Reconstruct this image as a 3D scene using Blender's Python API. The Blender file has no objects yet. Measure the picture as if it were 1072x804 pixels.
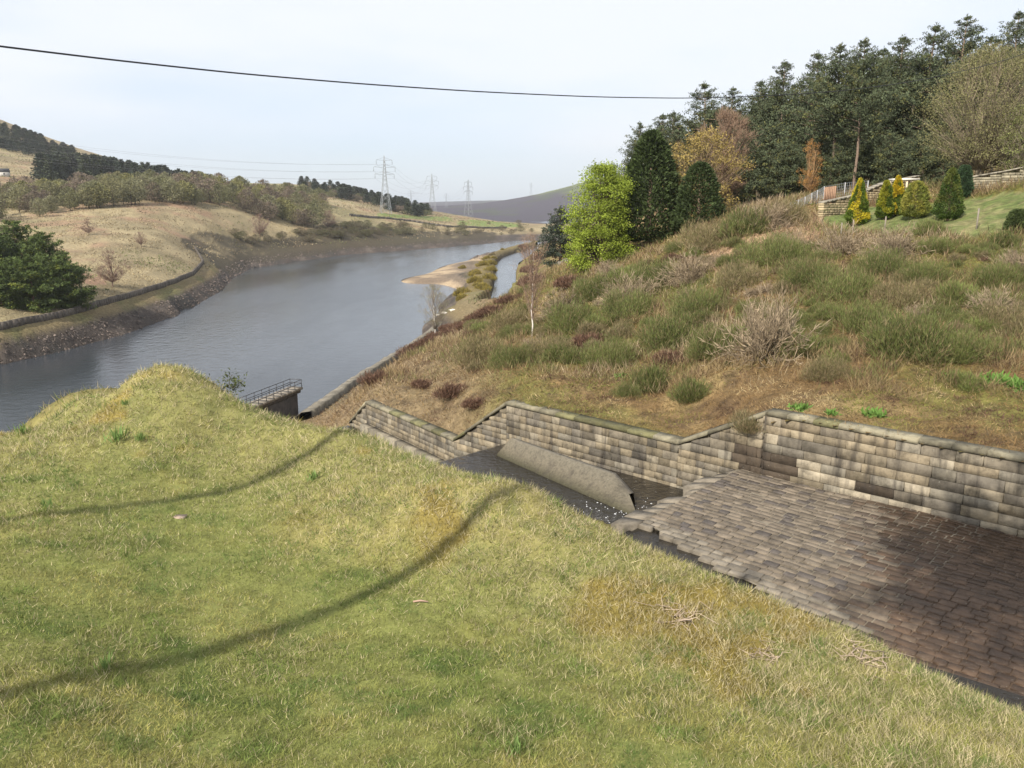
import bpy, math, random
import numpy as np
from mathutils import Vector, Matrix

random.seed(7)
RNG = np.random.default_rng(7)
S = bpy.context.scene
COL = S.collection
R = math.radians

# ------------------------------------------------------------------ camera model (pixels of the 1072x804 photo)
F = 875.0
TH = math.atan(187.0 / 875.0)
CT, ST = math.cos(TH), math.sin(TH)
CZ = 30.0                                   # camera height above the reservoir


def ray(px, py):
    X = (px - 536.0) / F
    Y = (402.0 - py) / F
    dy = Y * ST + CT
    return X / dy, (Y * CT - ST) / dy       # x and z per metre of forward distance


def P(px, py, d):
    a, s = ray(px, py)
    return np.array([a * d, d, CZ + s * d])


def Pz(px, py, z):
    a, s = ray(px, py)
    return P(px, py, (z - CZ) / s)


def proj(x, y, z):
    zz = z - CZ
    f = y * CT - zz * ST
    u = y * ST + zz * CT
    return 536 + F * x / f, 402 - F * u / f


# ------------------------------------------------------------------ noise
def _h(ix, iy, s):
    n = (ix.astype(np.int64) * 374761393 + iy.astype(np.int64) * 668265263 + s * 974711) & 0x7fffffff
    n = ((n ^ (n >> 13)) * 1274126177) & 0x7fffffff
    n = (n ^ (n >> 16))
    return (n & 0xffff) / 65535.0


def vnoise(x, y, s=0):
    x = np.asarray(x, float); y = np.asarray(y, float)
    ix = np.floor(x); iy = np.floor(y)
    fx = x - ix; fy = y - iy
    fx = fx * fx * (3 - 2 * fx); fy = fy * fy * (3 - 2 * fy)
    a = _h(ix, iy, s); b = _h(ix + 1, iy, s); c = _h(ix, iy + 1, s); d = _h(ix + 1, iy + 1, s)
    return (a * (1 - fx) + b * fx) * (1 - fy) + (c * (1 - fx) + d * fx) * fy


def fbm(x, y, s=0, o=4):
    t = 0; w = 1; tot = 0
    for k in range(o):
        t = t + w * vnoise(x * 2 ** k, y * 2 ** k, s + 17 * k); tot += w; w *= .55
    return t / tot


def sstep(a, b, x):
    t = np.clip((x - a) / (b - a), 0, 1)
    return t * t * (3 - 2 * t)


# ------------------------------------------------------------------ mesh helpers
def mk(name, V, faces, mat, col=None, parent=None, smooth=False, link=True):
    """faces: list of (n,k) int arrays. col: (nv,3) linear colours."""
    me = bpy.data.meshes.new(name)
    V = np.asarray(V, np.float32)
    fl = [np.asarray(f, np.int32) for f in faces if len(f)]
    loops = np.concatenate([f.ravel() for f in fl])
    tot = np.concatenate([np.full(len(f), f.shape[1], np.int32) for f in fl])
    st = np.concatenate([[0], np.cumsum(tot)[:-1]]).astype(np.int32)
    me.vertices.add(len(V)); me.vertices.foreach_set('co', V.ravel())
    me.loops.add(len(loops)); me.loops.foreach_set('vertex_index', loops)
    me.polygons.add(len(tot)); me.polygons.foreach_set('loop_start', st); me.polygons.foreach_set('loop_total', tot)
    if smooth:
        me.polygons.foreach_set('use_smooth', np.ones(len(tot), bool))
    if col is not None:
        at = me.color_attributes.new('Col', 'FLOAT_COLOR', 'POINT')
        c = np.ones((len(V), 4), np.float32); c[:, :3] = col
        at.data.foreach_set('color', c.ravel())
    me.update(); me.validate()
    if mat is not None:
        me.materials.append(mat)
    ob = bpy.data.objects.new(name, me)
    if link:
        COL.objects.link(ob)
    if parent is not None:
        ob.parent = parent
    return ob


class MB:
    """collects shapes, then builds ONE mesh object"""
    def __init__(s):
        s.V = []; s.C = []; s.F = {3: [], 4: []}; s.n = 0

    def add(s, V, F4=None, F3=None, c=(1, 1, 1)):
        V = np.asarray(V, float).reshape(-1, 3)
        c = np.asarray(c, float)
        if c.ndim == 1:
            c = np.tile(c, (len(V), 1))
        s.V.append(V); s.C.append(c)
        if F4 is not None and len(F4):
            s.F[4].append(np.asarray(F4, int).reshape(-1, 4) + s.n)
        if F3 is not None and len(F3):
            s.F[3].append(np.asarray(F3, int).reshape(-1, 3) + s.n)
        s.n += len(V)

    def hexa(s, v8, c=(1, 1, 1)):           # 0-3 bottom ring, 4-7 top ring
        s.add(v8, [[3, 2, 1, 0], [4, 5, 6, 7], [0, 1, 5, 4], [1, 2, 6, 5], [2, 3, 7, 6], [3, 0, 4, 7]], c=c)

    def box(s, x0, x1, y0, y1, z0, z1, c=(1, 1, 1)):
        s.hexa([(x0, y0, z0), (x1, y0, z0), (x1, y1, z0), (x0, y1, z0), (x0, y0, z1), (x1, y0, z1), (x1, y1, z1), (x0, y1, z1)], c)

    def tube(s, pts, rad, k=5, c=(1, 1, 1), cap=True):
        pts = np.asarray(pts, float); n = len(pts)
        rad = np.full(n, rad) if np.isscalar(rad) else np.asarray(rad, float)
        d = np.gradient(pts, axis=0)
        d /= np.linalg.norm(d, axis=1)[:, None] + 1e-9
        ref = np.array([0, 0, 1.0]) if abs(d[:, 2]).mean() < .8 else np.array([1.0, 0, 0])
        u = np.cross(d, ref); u /= np.linalg.norm(u, axis=1)[:, None] + 1e-9
        w = np.cross(d, u)
        ang = np.arange(k) * 2 * math.pi / k
        V = pts[:, None] + rad[:, None, None] * (np.cos(ang)[None, :, None] * u[:, None] + np.sin(ang)[None, :, None] * w[:, None])
        i = np.arange(n - 1)[:, None] * k; j = np.arange(k)[None]
        j2 = (j + 1) % k
        Fq = np.stack([i + j, i + j2, i + k + j2, i + k + j], -1).reshape(-1, 4)
        V = V.reshape(-1, 3)
        F3 = []
        if cap:
            V = np.vstack([V, pts[0], pts[-1]])
            a = n * k
            for q in range(k):
                F3.append([a, (q + 1) % k, q]); F3.append([a + 1, (n - 1) * k + q, (n - 1) * k + (q + 1) % k])
        s.add(V, Fq, F3, c)

    def blades(s, c0, d, L, w, col, kind='quad'):
        """many thin leaves: base points c0 (n,3), unit directions d, length L, width w"""
        n = len(c0)
        L = np.broadcast_to(L, (n,))[:, None]; w = np.broadcast_to(w, (n,))[:, None]
        r = RNG.normal(size=(n, 3)); p = np.cross(d, r); p /= np.linalg.norm(p, axis=1)[:, None] + 1e-9
        if kind == 'tri':
            V = np.stack([c0 - p * w / 2, c0 + p * w / 2, c0 + d * L], 1).reshape(-1, 3)
            s.add(V, None, np.arange(3 * n).reshape(-1, 3), np.repeat(col, 3, 0))
        else:
            m = c0 + d * L * .5
            V = np.stack([c0, m + p * w / 2, c0 + d * L, m - p * w / 2], 1).reshape(-1, 3)
            s.add(V, np.arange(4 * n).reshape(-1, 4), None, np.repeat(col, 4, 0))

    def build(s, name, mat, parent=None, smooth=False):
        V = np.concatenate(s.V); C = np.concatenate(s.C)
        f = [np.concatenate(s.F[k]) for k in (3, 4) if s.F[k]]
        return mk(name, V, f, mat, C, parent, smooth)


def tag(o, label=None, cat=None, group=None, kind=None):
    if label: o['label'] = label
    if cat: o['category'] = cat
    if group: o['group'] = group
    if kind: o['kind'] = kind
    return o


def empty(name, loc, label=None, cat=None, group=None, rz=0.0, sc=None):
    o = bpy.data.objects.new(name, None); COL.objects.link(o)
    o.empty_display_size = .2
    o.location = loc; o.rotation_euler = (0, 0, rz)
    if sc is not None: o.scale = sc
    return tag(o, label, cat, group)


def dup(o, loc, rz=0.0, sc=(1, 1, 1), label=None, group=None):
    c = o.copy(); COL.objects.link(c)
    c.location = loc; c.rotation_euler = (0, 0, rz); c.scale = sc
    if label: c['label'] = label
    if group: c['group'] = group
    for ch in list(o.children):
        k = ch.copy(); COL.objects.link(k); k.parent = c
        for g in list(ch.children):
            m = g.copy(); COL.objects.link(m); m.parent = k
    return c


def unit(v):
    v = np.asarray(v, float)
    return v / (np.linalg.norm(v, axis=-1, keepdims=True) + 1e-9)


# ------------------------------------------------------------------ materials
def nt(name):
    m = bpy.data.materials.new(name); m.use_nodes = True
    n = m.node_tree; b = n.nodes['Principled BSDF']
    return m, n.nodes, n.links, b


def N(nodes, t, **kw):
    n = nodes.new(t)
    for k, v in kw.items():
        if hasattr(n, k) and not k.startswith('i_'):
            setattr(n, k, v)
    return n


def noise_node(nodes, links, scale, detail=6, rough=.6, coord='Object', vec=None):
    tc = nodes.new('ShaderNodeTexCoord')
    x = nodes.new('ShaderNodeTexNoise'); x.inputs['Scale'].default_value = scale
    x.inputs['Detail'].default_value = detail; x.inputs['Roughness'].default_value = rough
    links.new(vec if vec is not None else tc.outputs[coord], x.inputs['Vector'])
    return x


def ramp(nodes, links, src, stops):
    r = nodes.new('ShaderNodeValToRGB')
    e = r.color_ramp.elements
    e[0].position = stops[0][0]; e[0].color = (*stops[0][1], 1)
    e[1].position = stops[-1][0]; e[1].color = (*stops[-1][1], 1)
    for p, c in stops[1:-1]:
        q = e.new(p); q.color = (*c, 1)
    links.new(src, r.inputs[0])
    return r


def mixc(nodes, links, a, b, fac=None, mode='MIX', f=.5):
    m = nodes.new('ShaderNodeMix'); m.data_type = 'RGBA'; m.blend_type = mode
    m.inputs[0].default_value = f
    if fac is not None: links.new(fac, m.inputs[0])
    for s, v in ((6, a), (7, b)):
        if isinstance(v, (tuple, list)):
            m.inputs[s].default_value = (*v, 1)
        else:
            links.new(v, m.inputs[s])
    return m.outputs[2]


def attr_mat(name, rough=.85, var=.35, scale=3.0, bump=0.0, bscale=20, trans=0.0, spec=.2, detail=6, bdist=.05):
    """colour attribute times procedural mottling"""
    m, n, l, b = nt(name)
    a = n.new('ShaderNodeVertexColor'); a.layer_name = 'Col'
    x = noise_node(n, l, scale, detail)
    r = ramp(n, l, x.outputs['Fac'], [(.25, (1 - var,) * 3), (.75, (1 + var,) * 3)])
    c = mixc(n, l, a.outputs['Color'], r.outputs['Color'], mode='MULTIPLY', f=1)
    l.new(c, b.inputs['Base Color'])
    b.inputs['Roughness'].default_value = rough
    b.inputs['Specular IOR Level'].default_value = spec
    if bump:
        y = noise_node(n, l, bscale, 8, .65)
        bp = n.new('ShaderNodeBump'); bp.inputs['Strength'].default_value = bump; bp.inputs['Distance'].default_value = bdist
        l.new(y.outputs['Fac'], bp.inputs['Height']); l.new(bp.outputs['Normal'], b.inputs['Normal'])
    if trans:
        t = n.new('ShaderNodeBsdfTranslucent'); l.new(c, t.inputs['Color'])
        ms = n.new('ShaderNodeMixShader'); ms.inputs[0].default_value = trans
        out = n['Material Output']
        l.new(b.outputs[0], ms.inputs[1]); l.new(t.outputs[0], ms.inputs[2]); l.new(ms.outputs[0], out.inputs['Surface'])
    return m


M = {}
M['ground'] = attr_mat('ground_soil', .95, .55, 1.6, 1.0, 3, detail=12, bdist=.35)
M['lawn'] = attr_mat('lawn_turf', .95, .35, 5, .6, 30, detail=10)
M['grass'] = attr_mat('grass_blades', .7, .1, 2, trans=.25)
M['leaf'] = attr_mat('leaves', .65, .12, .6, trans=.25)
M['needle'] = attr_mat('needles', .7, .15, .6, trans=.12)
M['bark'] = attr_mat('bark', .9, .35, 6, .5, 25)
M['twig'] = attr_mat('twigs', .9, .15, 3)
M['metal'] = attr_mat('galvanised_steel', .55, .1, 3)
M['wood'] = attr_mat('weathered_timber', .85, .25, 8, .3, 30)
M['cable'] = attr_mat('black_cable', .6, .1, 5)
M['plaster'] = attr_mat('painted_render', .8, .1, 2)


def stone_mat(name, lo=(.45,) * 3, hi=(1.45,) * 3, streak=.5, rough=.9, sc=2.2):
    m, n, l, b = nt(name)
    a = n.new('ShaderNodeVertexColor'); a.layer_name = 'Col'
    tc = n.new('ShaderNodeTexCoord')
    x = noise_node(n, l, sc, 9, .7)
    r = ramp(n, l, x.outputs['Fac'], [(.28, lo), (.5, (1, 1, 1)), (.74, hi)])
    c = mixc(n, l, a.outputs['Color'], r.outputs['Color'], mode='MULTIPLY', f=1)
    mp = n.new('ShaderNodeMapping'); mp.inputs['Scale'].default_value = (2.8, 2.8, .35)
    l.new(tc.outputs['Object'], mp.inputs['Vector'])
    y = noise_node(n, l, 1.0, 5, .6, vec=mp.outputs['Vector'])
    ry = ramp(n, l, y.outputs['Fac'], [(.52, (0, 0, 0)), (.68, (streak,) * 3)])
    c2 = mixc(n, l, c, (.035, .03, .027), fac=ry.outputs['Color'])
    z = noise_node(n, l, 14, 4, .6)
    rz = ramp(n, l, z.outputs['Fac'], [(.66, (0, 0, 0)), (.74, (.55,) * 3)])
    c3 = mixc(n, l, c2, (.42, .40, .34), fac=rz.outputs['Color'])
    l.new(c3, b.inputs['Base Color'])
    b.inputs['Roughness'].default_value = rough; b.inputs['Specular IOR Level'].default_value = .25
    w = noise_node(n, l, 18, 8, .7)
    bp = n.new('ShaderNodeBump'); bp.inputs['Strength'].default_value = .7; bp.inputs['Distance'].default_value = .03
    l.new(w.outputs['Fac'], bp.inputs['Height']); l.new(bp.outputs['Normal'], b.inputs['Normal'])
    return m


M['stone'] = stone_mat('gritstone_blocks', (.34,) * 3, (1.45,) * 3, .7)
M['coping'] = stone_mat('coping_gritstone', streak=.35)
M['apron'] = stone_mat('wet_gritstone_setts', streak=.0, rough=.6)
def wetness(mat):
    n, l = mat.node_tree.nodes, mat.node_tree.links; b = n['Principled BSDF']
    a = n.new('ShaderNodeVertexColor'); a.layer_name = 'Col'
    sp_ = n.new('ShaderNodeSeparateColor'); l.new(a.outputs['Color'], sp_.inputs[0])
    x = noise_node(n, l, 3.0, 6, .7)
    m = n.new('ShaderNodeMath'); m.operation = 'MULTIPLY_ADD'; l.new(x.outputs['Fac'], m.inputs[0]); m.inputs[1].default_value = .10; l.new(sp_.outputs[0], m.inputs[2])
    r = ramp(n, l, m.outputs[0], [(.10, (.34,) * 3), (.19, (.9,) * 3)])
    l.new(r.outputs['Color'], b.inputs['Roughness']); b.inputs['Specular IOR Level'].default_value = .3


wetness(M['apron'])
M['conc'] = stone_mat('mossy_concrete', (.5,) * 3, (1.3,) * 3, .45, sc=9.0)
M['dry'] = stone_mat('dry_stone', streak=.2)


def water_mat(name, base, scale, strength, foam=0.0, stretch=(1, 1, 1), rough=.08, dist=.1):
    m, n, l, b = nt(name)
    tc = n.new('ShaderNodeTexCoord'); mp = n.new('ShaderNodeMapping'); mp.inputs['Scale'].default_value = stretch
    l.new(tc.outputs['Object'], mp.inputs['Vector'])
    x = noise_node(n, l, scale, 5, .6, vec=mp.outputs['Vector'])
    b.inputs['Base Color'].default_value = (*base, 1); b.inputs['Roughness'].default_value = rough
    b.inputs['IOR'].default_value = 1.33
    bp = n.new('ShaderNodeBump'); bp.inputs['Strength'].default_value = strength; bp.inputs['Distance'].default_value = dist
    l.new(x.outputs['Fac'], bp.inputs['Height']); l.new(bp.outputs['Normal'], b.inputs['Normal'])
    if foam:
        y = noise_node(n, l, 3.2, 10, .8, vec=mp.outputs['Vector'])
        rr = ramp(n, l, y.outputs['Fac'], [(.63, (0, 0, 0)), (.68, (foam,) * 3)])
        c = mixc(n, l, base, (.7, .72, .75), fac=rr.outputs['Color'])
        l.new(c, b.inputs['Base Color'])
        r2 = ramp(n, l, rr.outputs['Color'], [(0, (rough,) * 3), (1, (.6,) * 3)])
        l.new(r2.outputs['Color'], b.inputs['Roughness'])
    return m


def lanes(mat):
    n, l = mat.node_tree.nodes, mat.node_tree.links; b = n['Principled BSDF']
    tc = n.new('ShaderNodeTexCoord'); mp = n.new('ShaderNodeMapping'); mp.inputs['Scale'].default_value = (.03, .008, 1); mp.inputs['Rotation'].default_value = (0, 0, .3)
    l.new(tc.outputs['Object'], mp.inputs['Vector'])
    x = noise_node(n, l, 1.0, 4, .55, vec=mp.outputs['Vector'])
    r = ramp(n, l, x.outputs['Fac'], [(.38, (.06,) * 3), (.62, (.24,) * 3)]); l.new(r.outputs['Color'], b.inputs['Roughness'])


M['lake'] = water_mat('reservoir_water', (.035, .042, .05), .45, .5, rough=.12, dist=.25)
lanes(M['lake'])
M['stream'] = water_mat('channel_water', (.02, .017, .013), 2.4, .7, foam=.75, rough=.03, dist=.2)

# ------------------------------------------------------------------ spillway wall layout
W0 = P(800, 430, 30.0)
uu = np.array(ray(-380, 215)[:1] + (1.0,)); U = uu / np.linalg.norm(uu)       # along the channel, downstream
NN = np.array([-U[1], U[0]])                                                  # across, towards the lawn
if NN[1] > 0: NN = -NN


def t_at(px, py):
    a, s = ray(px, py)
    # W0 + t U : x = a*y
    t = (W0[0] - a * W0[1]) / (a * U[1] - U[0])
    y = W0[1] + t * U[1]
    return t, CZ + s * y


def wp(t, n=0.0, z=0.0):
    return np.array([W0[0] + t * U[0] + n * NN[0], W0[1] + t * U[1] + n * NN[1], z])


def tn(p):
    q = np.asarray(p)[..., :2] - W0[:2]
    return q @ U, q @ NN


Z1 = W0[2]
T2, Z2 = t_at(710, 460)
T3, Z3b = t_at(530, 420)
T4, Z4 = t_at(475, 458)
ZB1 = t_at(800, 497)[1]                       # foot of the first wall = level of the stone apron
ZW = t_at(530, 462)[1]                        # water in the channel
W4 = wp(T4, 0, Z4)
W5 = Pz(383, 419, Z4)                         # end of the last level wall
W6 = P(366, 440, W5[1] + 2.0)
print('wall', Z1, T2, Z2, T3, Z3b, T4, Z4, 'apron', ZB1, 'water', ZW, W5, W6)

# wall line in plan with coping heights, downstream order
WALL = [wp(-24, 0, Z1), wp(0, 0, Z1), wp(T2, 0, Z2), wp(T3, 0, Z2), wp(T4, 0, Z4), W5, W6]


def seg_dist(x, y, poly):
    """signed distance to an open polyline (positive on its left), index parameter"""
    best = np.full(np.shape(x), 1e9); sg = np.zeros(np.shape(x)); par = np.zeros(np.shape(x))
    for i in range(len(poly) - 1):
        a = poly[i][:2]; b = poly[i + 1][:2]; d = b - a; L = d @ d
        t = np.clip(((x - a[0]) * d[0] + (y - a[1]) * d[1]) / L, 0, 1)
        ex = x - (a[0] + t * d[0]); ey = y - (a[1] + t * d[1])
        r = np.hypot(ex, ey)
        cr = d[0] * ey - d[1] * ex
        k = r < best
        best = np.where(k, r, best); sg = np.where(k, np.sign(cr), sg); par = np.where(k, i + t, par)
    return best * sg, par


# ------------------------------------------------------------------ ground: thin plate spline in (x/y, log y)
class TPS:
    def __init__(s, X, v, lam=1e-4):
        s.X = np.asarray(X, float); n = len(s.X)
        K = s.k(s.X)
        K[np.arange(n), np.arange(n)] += lam * np.ones(n)
        Q = np.hstack([np.ones((n, 1)), s.X])
        A = np.block([[K, Q], [Q.T, np.zeros((3, 3))]])
        s.w = np.linalg.solve(A, np.concatenate([v, np.zeros(3)]))

    def k(s, Y):
        r2 = ((Y[:, None] - s.X[None]) ** 2).sum(-1)
        return .5 * r2 * np.log(r2 + 1e-12)

    def __call__(s, Y):
        Y = np.asarray(Y, float); out = np.empty(len(Y))
        for i in range(0, len(Y), 20000):
            q = Y[i:i + 20000]
            out[i:i + 20000] = s.k(q) @ s.w[:-3] + s.w[-3] + q @ s.w[-2:]
        return out


G = []
# right hillside: (px, py, forward distance)
for q in [(1072, 445, 28.3), (1072, 400, 33), (1072, 340, 39), (1072, 290, 45), (1072, 250, 51), (1072, 205, 60), (1072, 190, 68),
          (1250, 430, 29), (1250, 340, 38), (1250, 250, 50), (1250, 190, 66), (1250, 160, 90), (1500, 380, 33), (1500, 200, 60), (1500, 150, 90),
          (950, 410, 32.5), (950, 350, 39), (950, 300, 46), (950, 260, 53), (950, 238, 60), (950, 215, 70), (1010, 225, 60), (1010, 205, 68),
          (860, 400, 34.5), (860, 350, 41), (860, 300, 49), (860, 262, 58), (860, 240, 66), (880, 222, 73),
          (800, 390, 36.5), (800, 340, 44), (800, 290, 53), (800, 252, 63), (800, 222, 73),
          (720, 400, 40), (720, 350, 48), (720, 300, 58), (720, 265, 69), (720, 246, 80),
          (640, 400, 43), (640, 350, 53), (640, 310, 64), (640, 285, 75), (650, 268, 88),
          (560, 390, 47), (560, 352, 62), (560, 315, 78), (580, 285, 98),
          (500, 410, 46), (480, 380, 58), (440, 400, 56), (430, 430, 48), (500, 345, 82), (460, 358, 88), (415, 385, 76), (390, 402, 65), (365, 425, 62),
          (520, 320, 112), (540, 305, 125), (600, 272, 120), (590, 266, 190), (620, 262, 150), (640, 255, 180),
          (700, 232, 115), (800, 212, 105), (900, 200, 95), (1000, 188, 88), (1072, 176, 84),
          (700, 215, 220), (900, 185, 200), (1072, 165, 200), (700, 205, 500), (900, 160, 500), (1072, 130, 500), (1300, 100, 400),
          (500, 329, 104), (525, 322, 170), (535, 319, 190), (548, 306, 200), (505, 330, 150), (550, 300, 160),
          # left valley side
          (150, 285, 270), (100, 262, 300), (180, 250, 345), (60, 240, 340), (0, 300, 220), (0, 260, 290), (0, 235, 370), (100, 229, 395),
          (200, 224, 450), (250, 220, 500), (300, 217, 600), (350, 222, 640), (400, 223, 740), (440, 229, 800), (490, 233, 850), (540, 236, 900),
          (300, 235, 540), (360, 232, 600), (250, 240, 430),
          (-150, 300, 210), (-150, 230, 330), (-150, 180, 600),
          (0, 205, 520), (100, 200, 560), (0, 182, 650), (100, 192, 650), (200, 198, 720), (240, 199, 790), (40, 168, 800), (85, 165, 900), (0, 155, 850),
          (0, 128, 1050), (-60, 105, 1050), (-200, 100, 900), (60, 155, 1000), (140, 176, 1000), (200, 187, 1050),
          (255, 193, 1250), (310, 194, 1250), (350, 199, 1000), (420, 216, 1000), (455, 223, 1300),
          (250, 203, 2500), (0, 170, 2500), (380, 214, 2500),
          (470, 228, 1600), (500, 218, 2300), (560, 205, 2600), (610, 191, 2700), (660, 180, 2700), (750, 165, 2700), (1000, 150, 2700),
          (500, 232, 1500), (560, 233, 1500), (610, 233, 1500), (610, 222, 1900), (560, 224, 1900),
          (500, 216, 4000), (560, 214, 4200), (660, 205, 4200),
          (540, 209.5, 5600), (620, 208.5, 5600), (460, 211.5, 5600), (400, 213, 6500), (100, 208, 6500), (900, 200, 6500)]:
    G.append(P(*q))
# waterline and fixed heights: (px, py, z)
for q in [(0, 382, 0), (60, 369, 0), (130, 350, 0), (190, 328, 0), (232, 304, 0), (243, 292, 0), (262, 281, 0), (310, 274, 0), (360, 267, 0), (400, 264, 0), (440, 261, 0),
          (500, 256, 0), (540, 252, 0), (-100, 403, 0), (-250, 430, 0),
          (215, 262, 9), (500, 245, 6), (540, 243, 5),
          # bed of the reservoir
          (100, 400, -7), (200, 350, -7), (300, 320, -7), (380, 290, -7), (450, 272, -5), (250, 390, -7), (330, 380, -6), (390, 340, -6), (430, 320, -5), (150, 440, -6),
          (280, 300, -6), (320, 285, -5), (500, 261, -2), (0, 420, -7), (-150, 440, -6), (270, 425, -5), (470, 308, -2),
          # revetment on the near right shore
          (318, 438, .3), (350, 412, .3), (380, 393, .3), (415, 372, .3), (445, 350, .3), (462, 330, .3),
          (335, 440, 3), (375, 410, 3.0), (410, 388, 3.2), (445, 364, 3.5), (475, 338, 3.5),
          # spit, embankment and side channel
          (440, 294, .7), (465, 290, 1.2), (480, 285, 1.3), (500, 273, 1.3), (525, 263, 1.5), (475, 300, .4), (424, 296, .05),
          (482, 311, 4.0), (495, 296, 4.0), (505, 284, 4.0), (513, 273, 3.5), (530, 264, 3.0), (470, 322, 4.0),
          (519, 308, .8), (526, 294, .8), (528, 284, .8), (530, 277, .8), (540, 269, .8),
          (540, 296, 5), (548, 284, 6), (552, 275, 6), (565, 264, 5), (560, 257, 3)]:
    G.append(Pz(*q))
def dense(pts, k=5):
    out = []
    for (a, b) in zip(pts[:-1], pts[1:]):
        for i in range(k): out.append(tuple(np.array(a) + (np.array(b) - np.array(a)) * i / k))
    return out + [pts[-1]]


for q in dense([(-250, 430, 0), (-100, 403, 0), (0, 382, 0), (60, 369, 0), (130, 350, 0), (190, 328, 0), (232, 304, 0), (243, 292, 0), (262, 281, 0), (310, 274, 0), (360, 267, 0), (440, 261, 0), (500, 256, 0), (540, 252, 0)]): G.append(Pz(*q))
for q in dense([(-100, 372, 5), (0, 350, 5), (60, 338, 5), (110, 324, 5), (165, 307, 5), (205, 292, 5), (222, 284, 5), (228, 276, 5), (262, 264, 5.5), (310, 257, 6.5), (360, 250, 8.5), (440, 248.5, 6.3)], 4): G.append(Pz(*q))
for q in dense([(-100, 360, 6.2), (0, 340, 6.2), (60, 328, 6.2), (110, 315, 6.3), (165, 299, 6.4), (200, 285, 6.5), (210, 275, 7.5)], 4): G.append(Pz(*q))
for q in [(60, 310, 8.0), (120, 302, 7.6), (160, 292, 7.6), (190, 278, 8.5), (30, 320, 7.4)]: G.append(Pz(*q))
G = [np.asarray(g) for g in G]
_k = np.array([al_ for al_ in range(len(G))])
_keep = []
for g in G:                                  # drop near-duplicates
    if all(np.hypot(*((g[:2] - h[:2]) / g[1])) > 1e-3 for h in _keep): _keep.append(g)
G = _keep
# tops of the spillway walls, a shade under the coping
for t in np.arange(-22, 0.1, 3.5): G.append(wp(t, -.6, Z1 - .12))
for t in np.linspace(T2, T3, 4): G.append(wp(t, -.6, Z2 - .12))
for t in (T4,): G.append(wp(t, -.6, Z4 - .12))
for k in (.5, 1): G.append(np.append((W4 + (W5 - W4) * k)[:2] + np.array([.5, .4]), Z4 - .12))
# low ground hidden behind the lawn
for (x, y, z) in [(-20, 45, 12), (-35, 60, 5), (-60, 60, 5), (-22, 62, 9), (-24, 85, 3), (-40, 90, 1), (-80, 80, 0), (-60, 40, 8), (-12, 52, 13), (-28, 100, 2), (-100, 60, 6)]:
    G.append(np.array([x, y, float(z)]))
G = np.array(G)


def al(x, y):
    y = np.maximum(y, 5.0)
    return np.stack([2.2 * x / y, np.log(y)], -1)


_soft = (G[:, 1] > 150) & (np.abs(G[:, 2]) > 8.2) & (G[:, 1] < 1000) & (G[:, 0] < 0)
ground_tps = TPS(al(G[:, 0], G[:, 1]), G[:, 2], np.where(_soft, 1.2e-2, 2e-4))


def gz_raw(x, y):
    return ground_tps(al(np.asarray(x, float), np.asarray(y, float)))


CHPX = [(497, 330), (513, 316), (517, 300), (519, 285), (518, 278), (526, 270), (540, 264.5), (562, 258), (570, 260), (556, 267), (543, 275), (540, 285), (540, 300), (538, 318), (530, 335)]
CHAN = [tuple(Pz(px, py, 2.0)[:2]) for px, py in CHPX]


def gz(x, y):
    x = np.atleast_1d(np.asarray(x, float)); y = np.atleast_1d(np.asarray(y, float))
    z = gz_raw(x, y)
    wd, _ = seg_dist(x, y, WALL)
    amp = np.where(y < 130, .55, np.where(y < 900, .55, 3.0)) * sstep(.3, 3.5, np.abs(wd)) * sstep(.2, 4, np.abs(z))
    sc = np.where(y < 130, 2.4, np.where(y < 900, 14.0, 60.0))
    z = z + amp * (fbm(x / sc, y / sc, 3) - .5) * 1.6
    return np.where(inpoly(x, y, CHAN), np.minimum(z, .7), z)


def g1(x, y):
    return float(gz(x, y)[0])


def hit(px, py, dmin=24, dmax=6000):
    """first ground point met by the line of sight"""
    a, s = ray(px, py)
    d = np.exp(np.linspace(math.log(dmin), math.log(dmax), 1500))
    z = gz(a * d, d); w = CZ + s * d
    k = np.argmax(w <= z)
    return np.array([a * d[k], d[k], z[k]])


def inpoly(px, py, poly):
    r = np.zeros(np.shape(px), bool); n = len(poly); j = n - 1
    for i in range(n):
        xi, yi = poly[i]; xj, yj = poly[j]
        c = ((yi > py) != (yj > py)) & (px < (xj - xi) * (py - yi) / (yj - yi + 1e-12) + xi)
        r ^= c; j = i
    return r


# ---- zone colours of the ground, as plan regions
def plan(poly, dm=24):
    return [tuple(hit(*q, dmin=dm)[:2]) for q in poly]


def lerp(a, b, t):
    return a * (1 - t[:, None]) + np.asarray(b)[None] * t[:, None]


GARDEN = plan([(856, 236), (880, 243), (960, 246), (1040, 246), (1110, 250), (1110, 204), (1030, 207), (960, 214), (880, 214), (858, 218)])
PINK = plan([(735, 268), (770, 250), (820, 232), (862, 226), (858, 250), (800, 272), (750, 285)])
SPIT = [tuple(Pz(px, py, .4)[:2]) for px, py in [(405, 298), (430, 290), (478, 275), (520, 261), (565, 253), (565, 262), (525, 268), (507, 282), (492, 297), (478, 308), (440, 302)]]
GREENF = plan([(395, 223), (470, 227), (475, 232), (430, 229), (395, 227)], 400)
GREENG = plan([(478, 231), (545, 234), (545, 238), (480, 235)], 400)
DARKB = plan([(188, 250), (205, 243), (262, 250), (300, 250), (330, 238), (380, 236), (440, 242), (520, 243), (520, 252), (440, 256), (360, 261), (262, 275), (242, 288), (226, 280), (215, 268), (195, 260)], 150)
RUST = plan([(60, 283), (110, 290), (110, 299), (60, 297)], 150)


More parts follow.
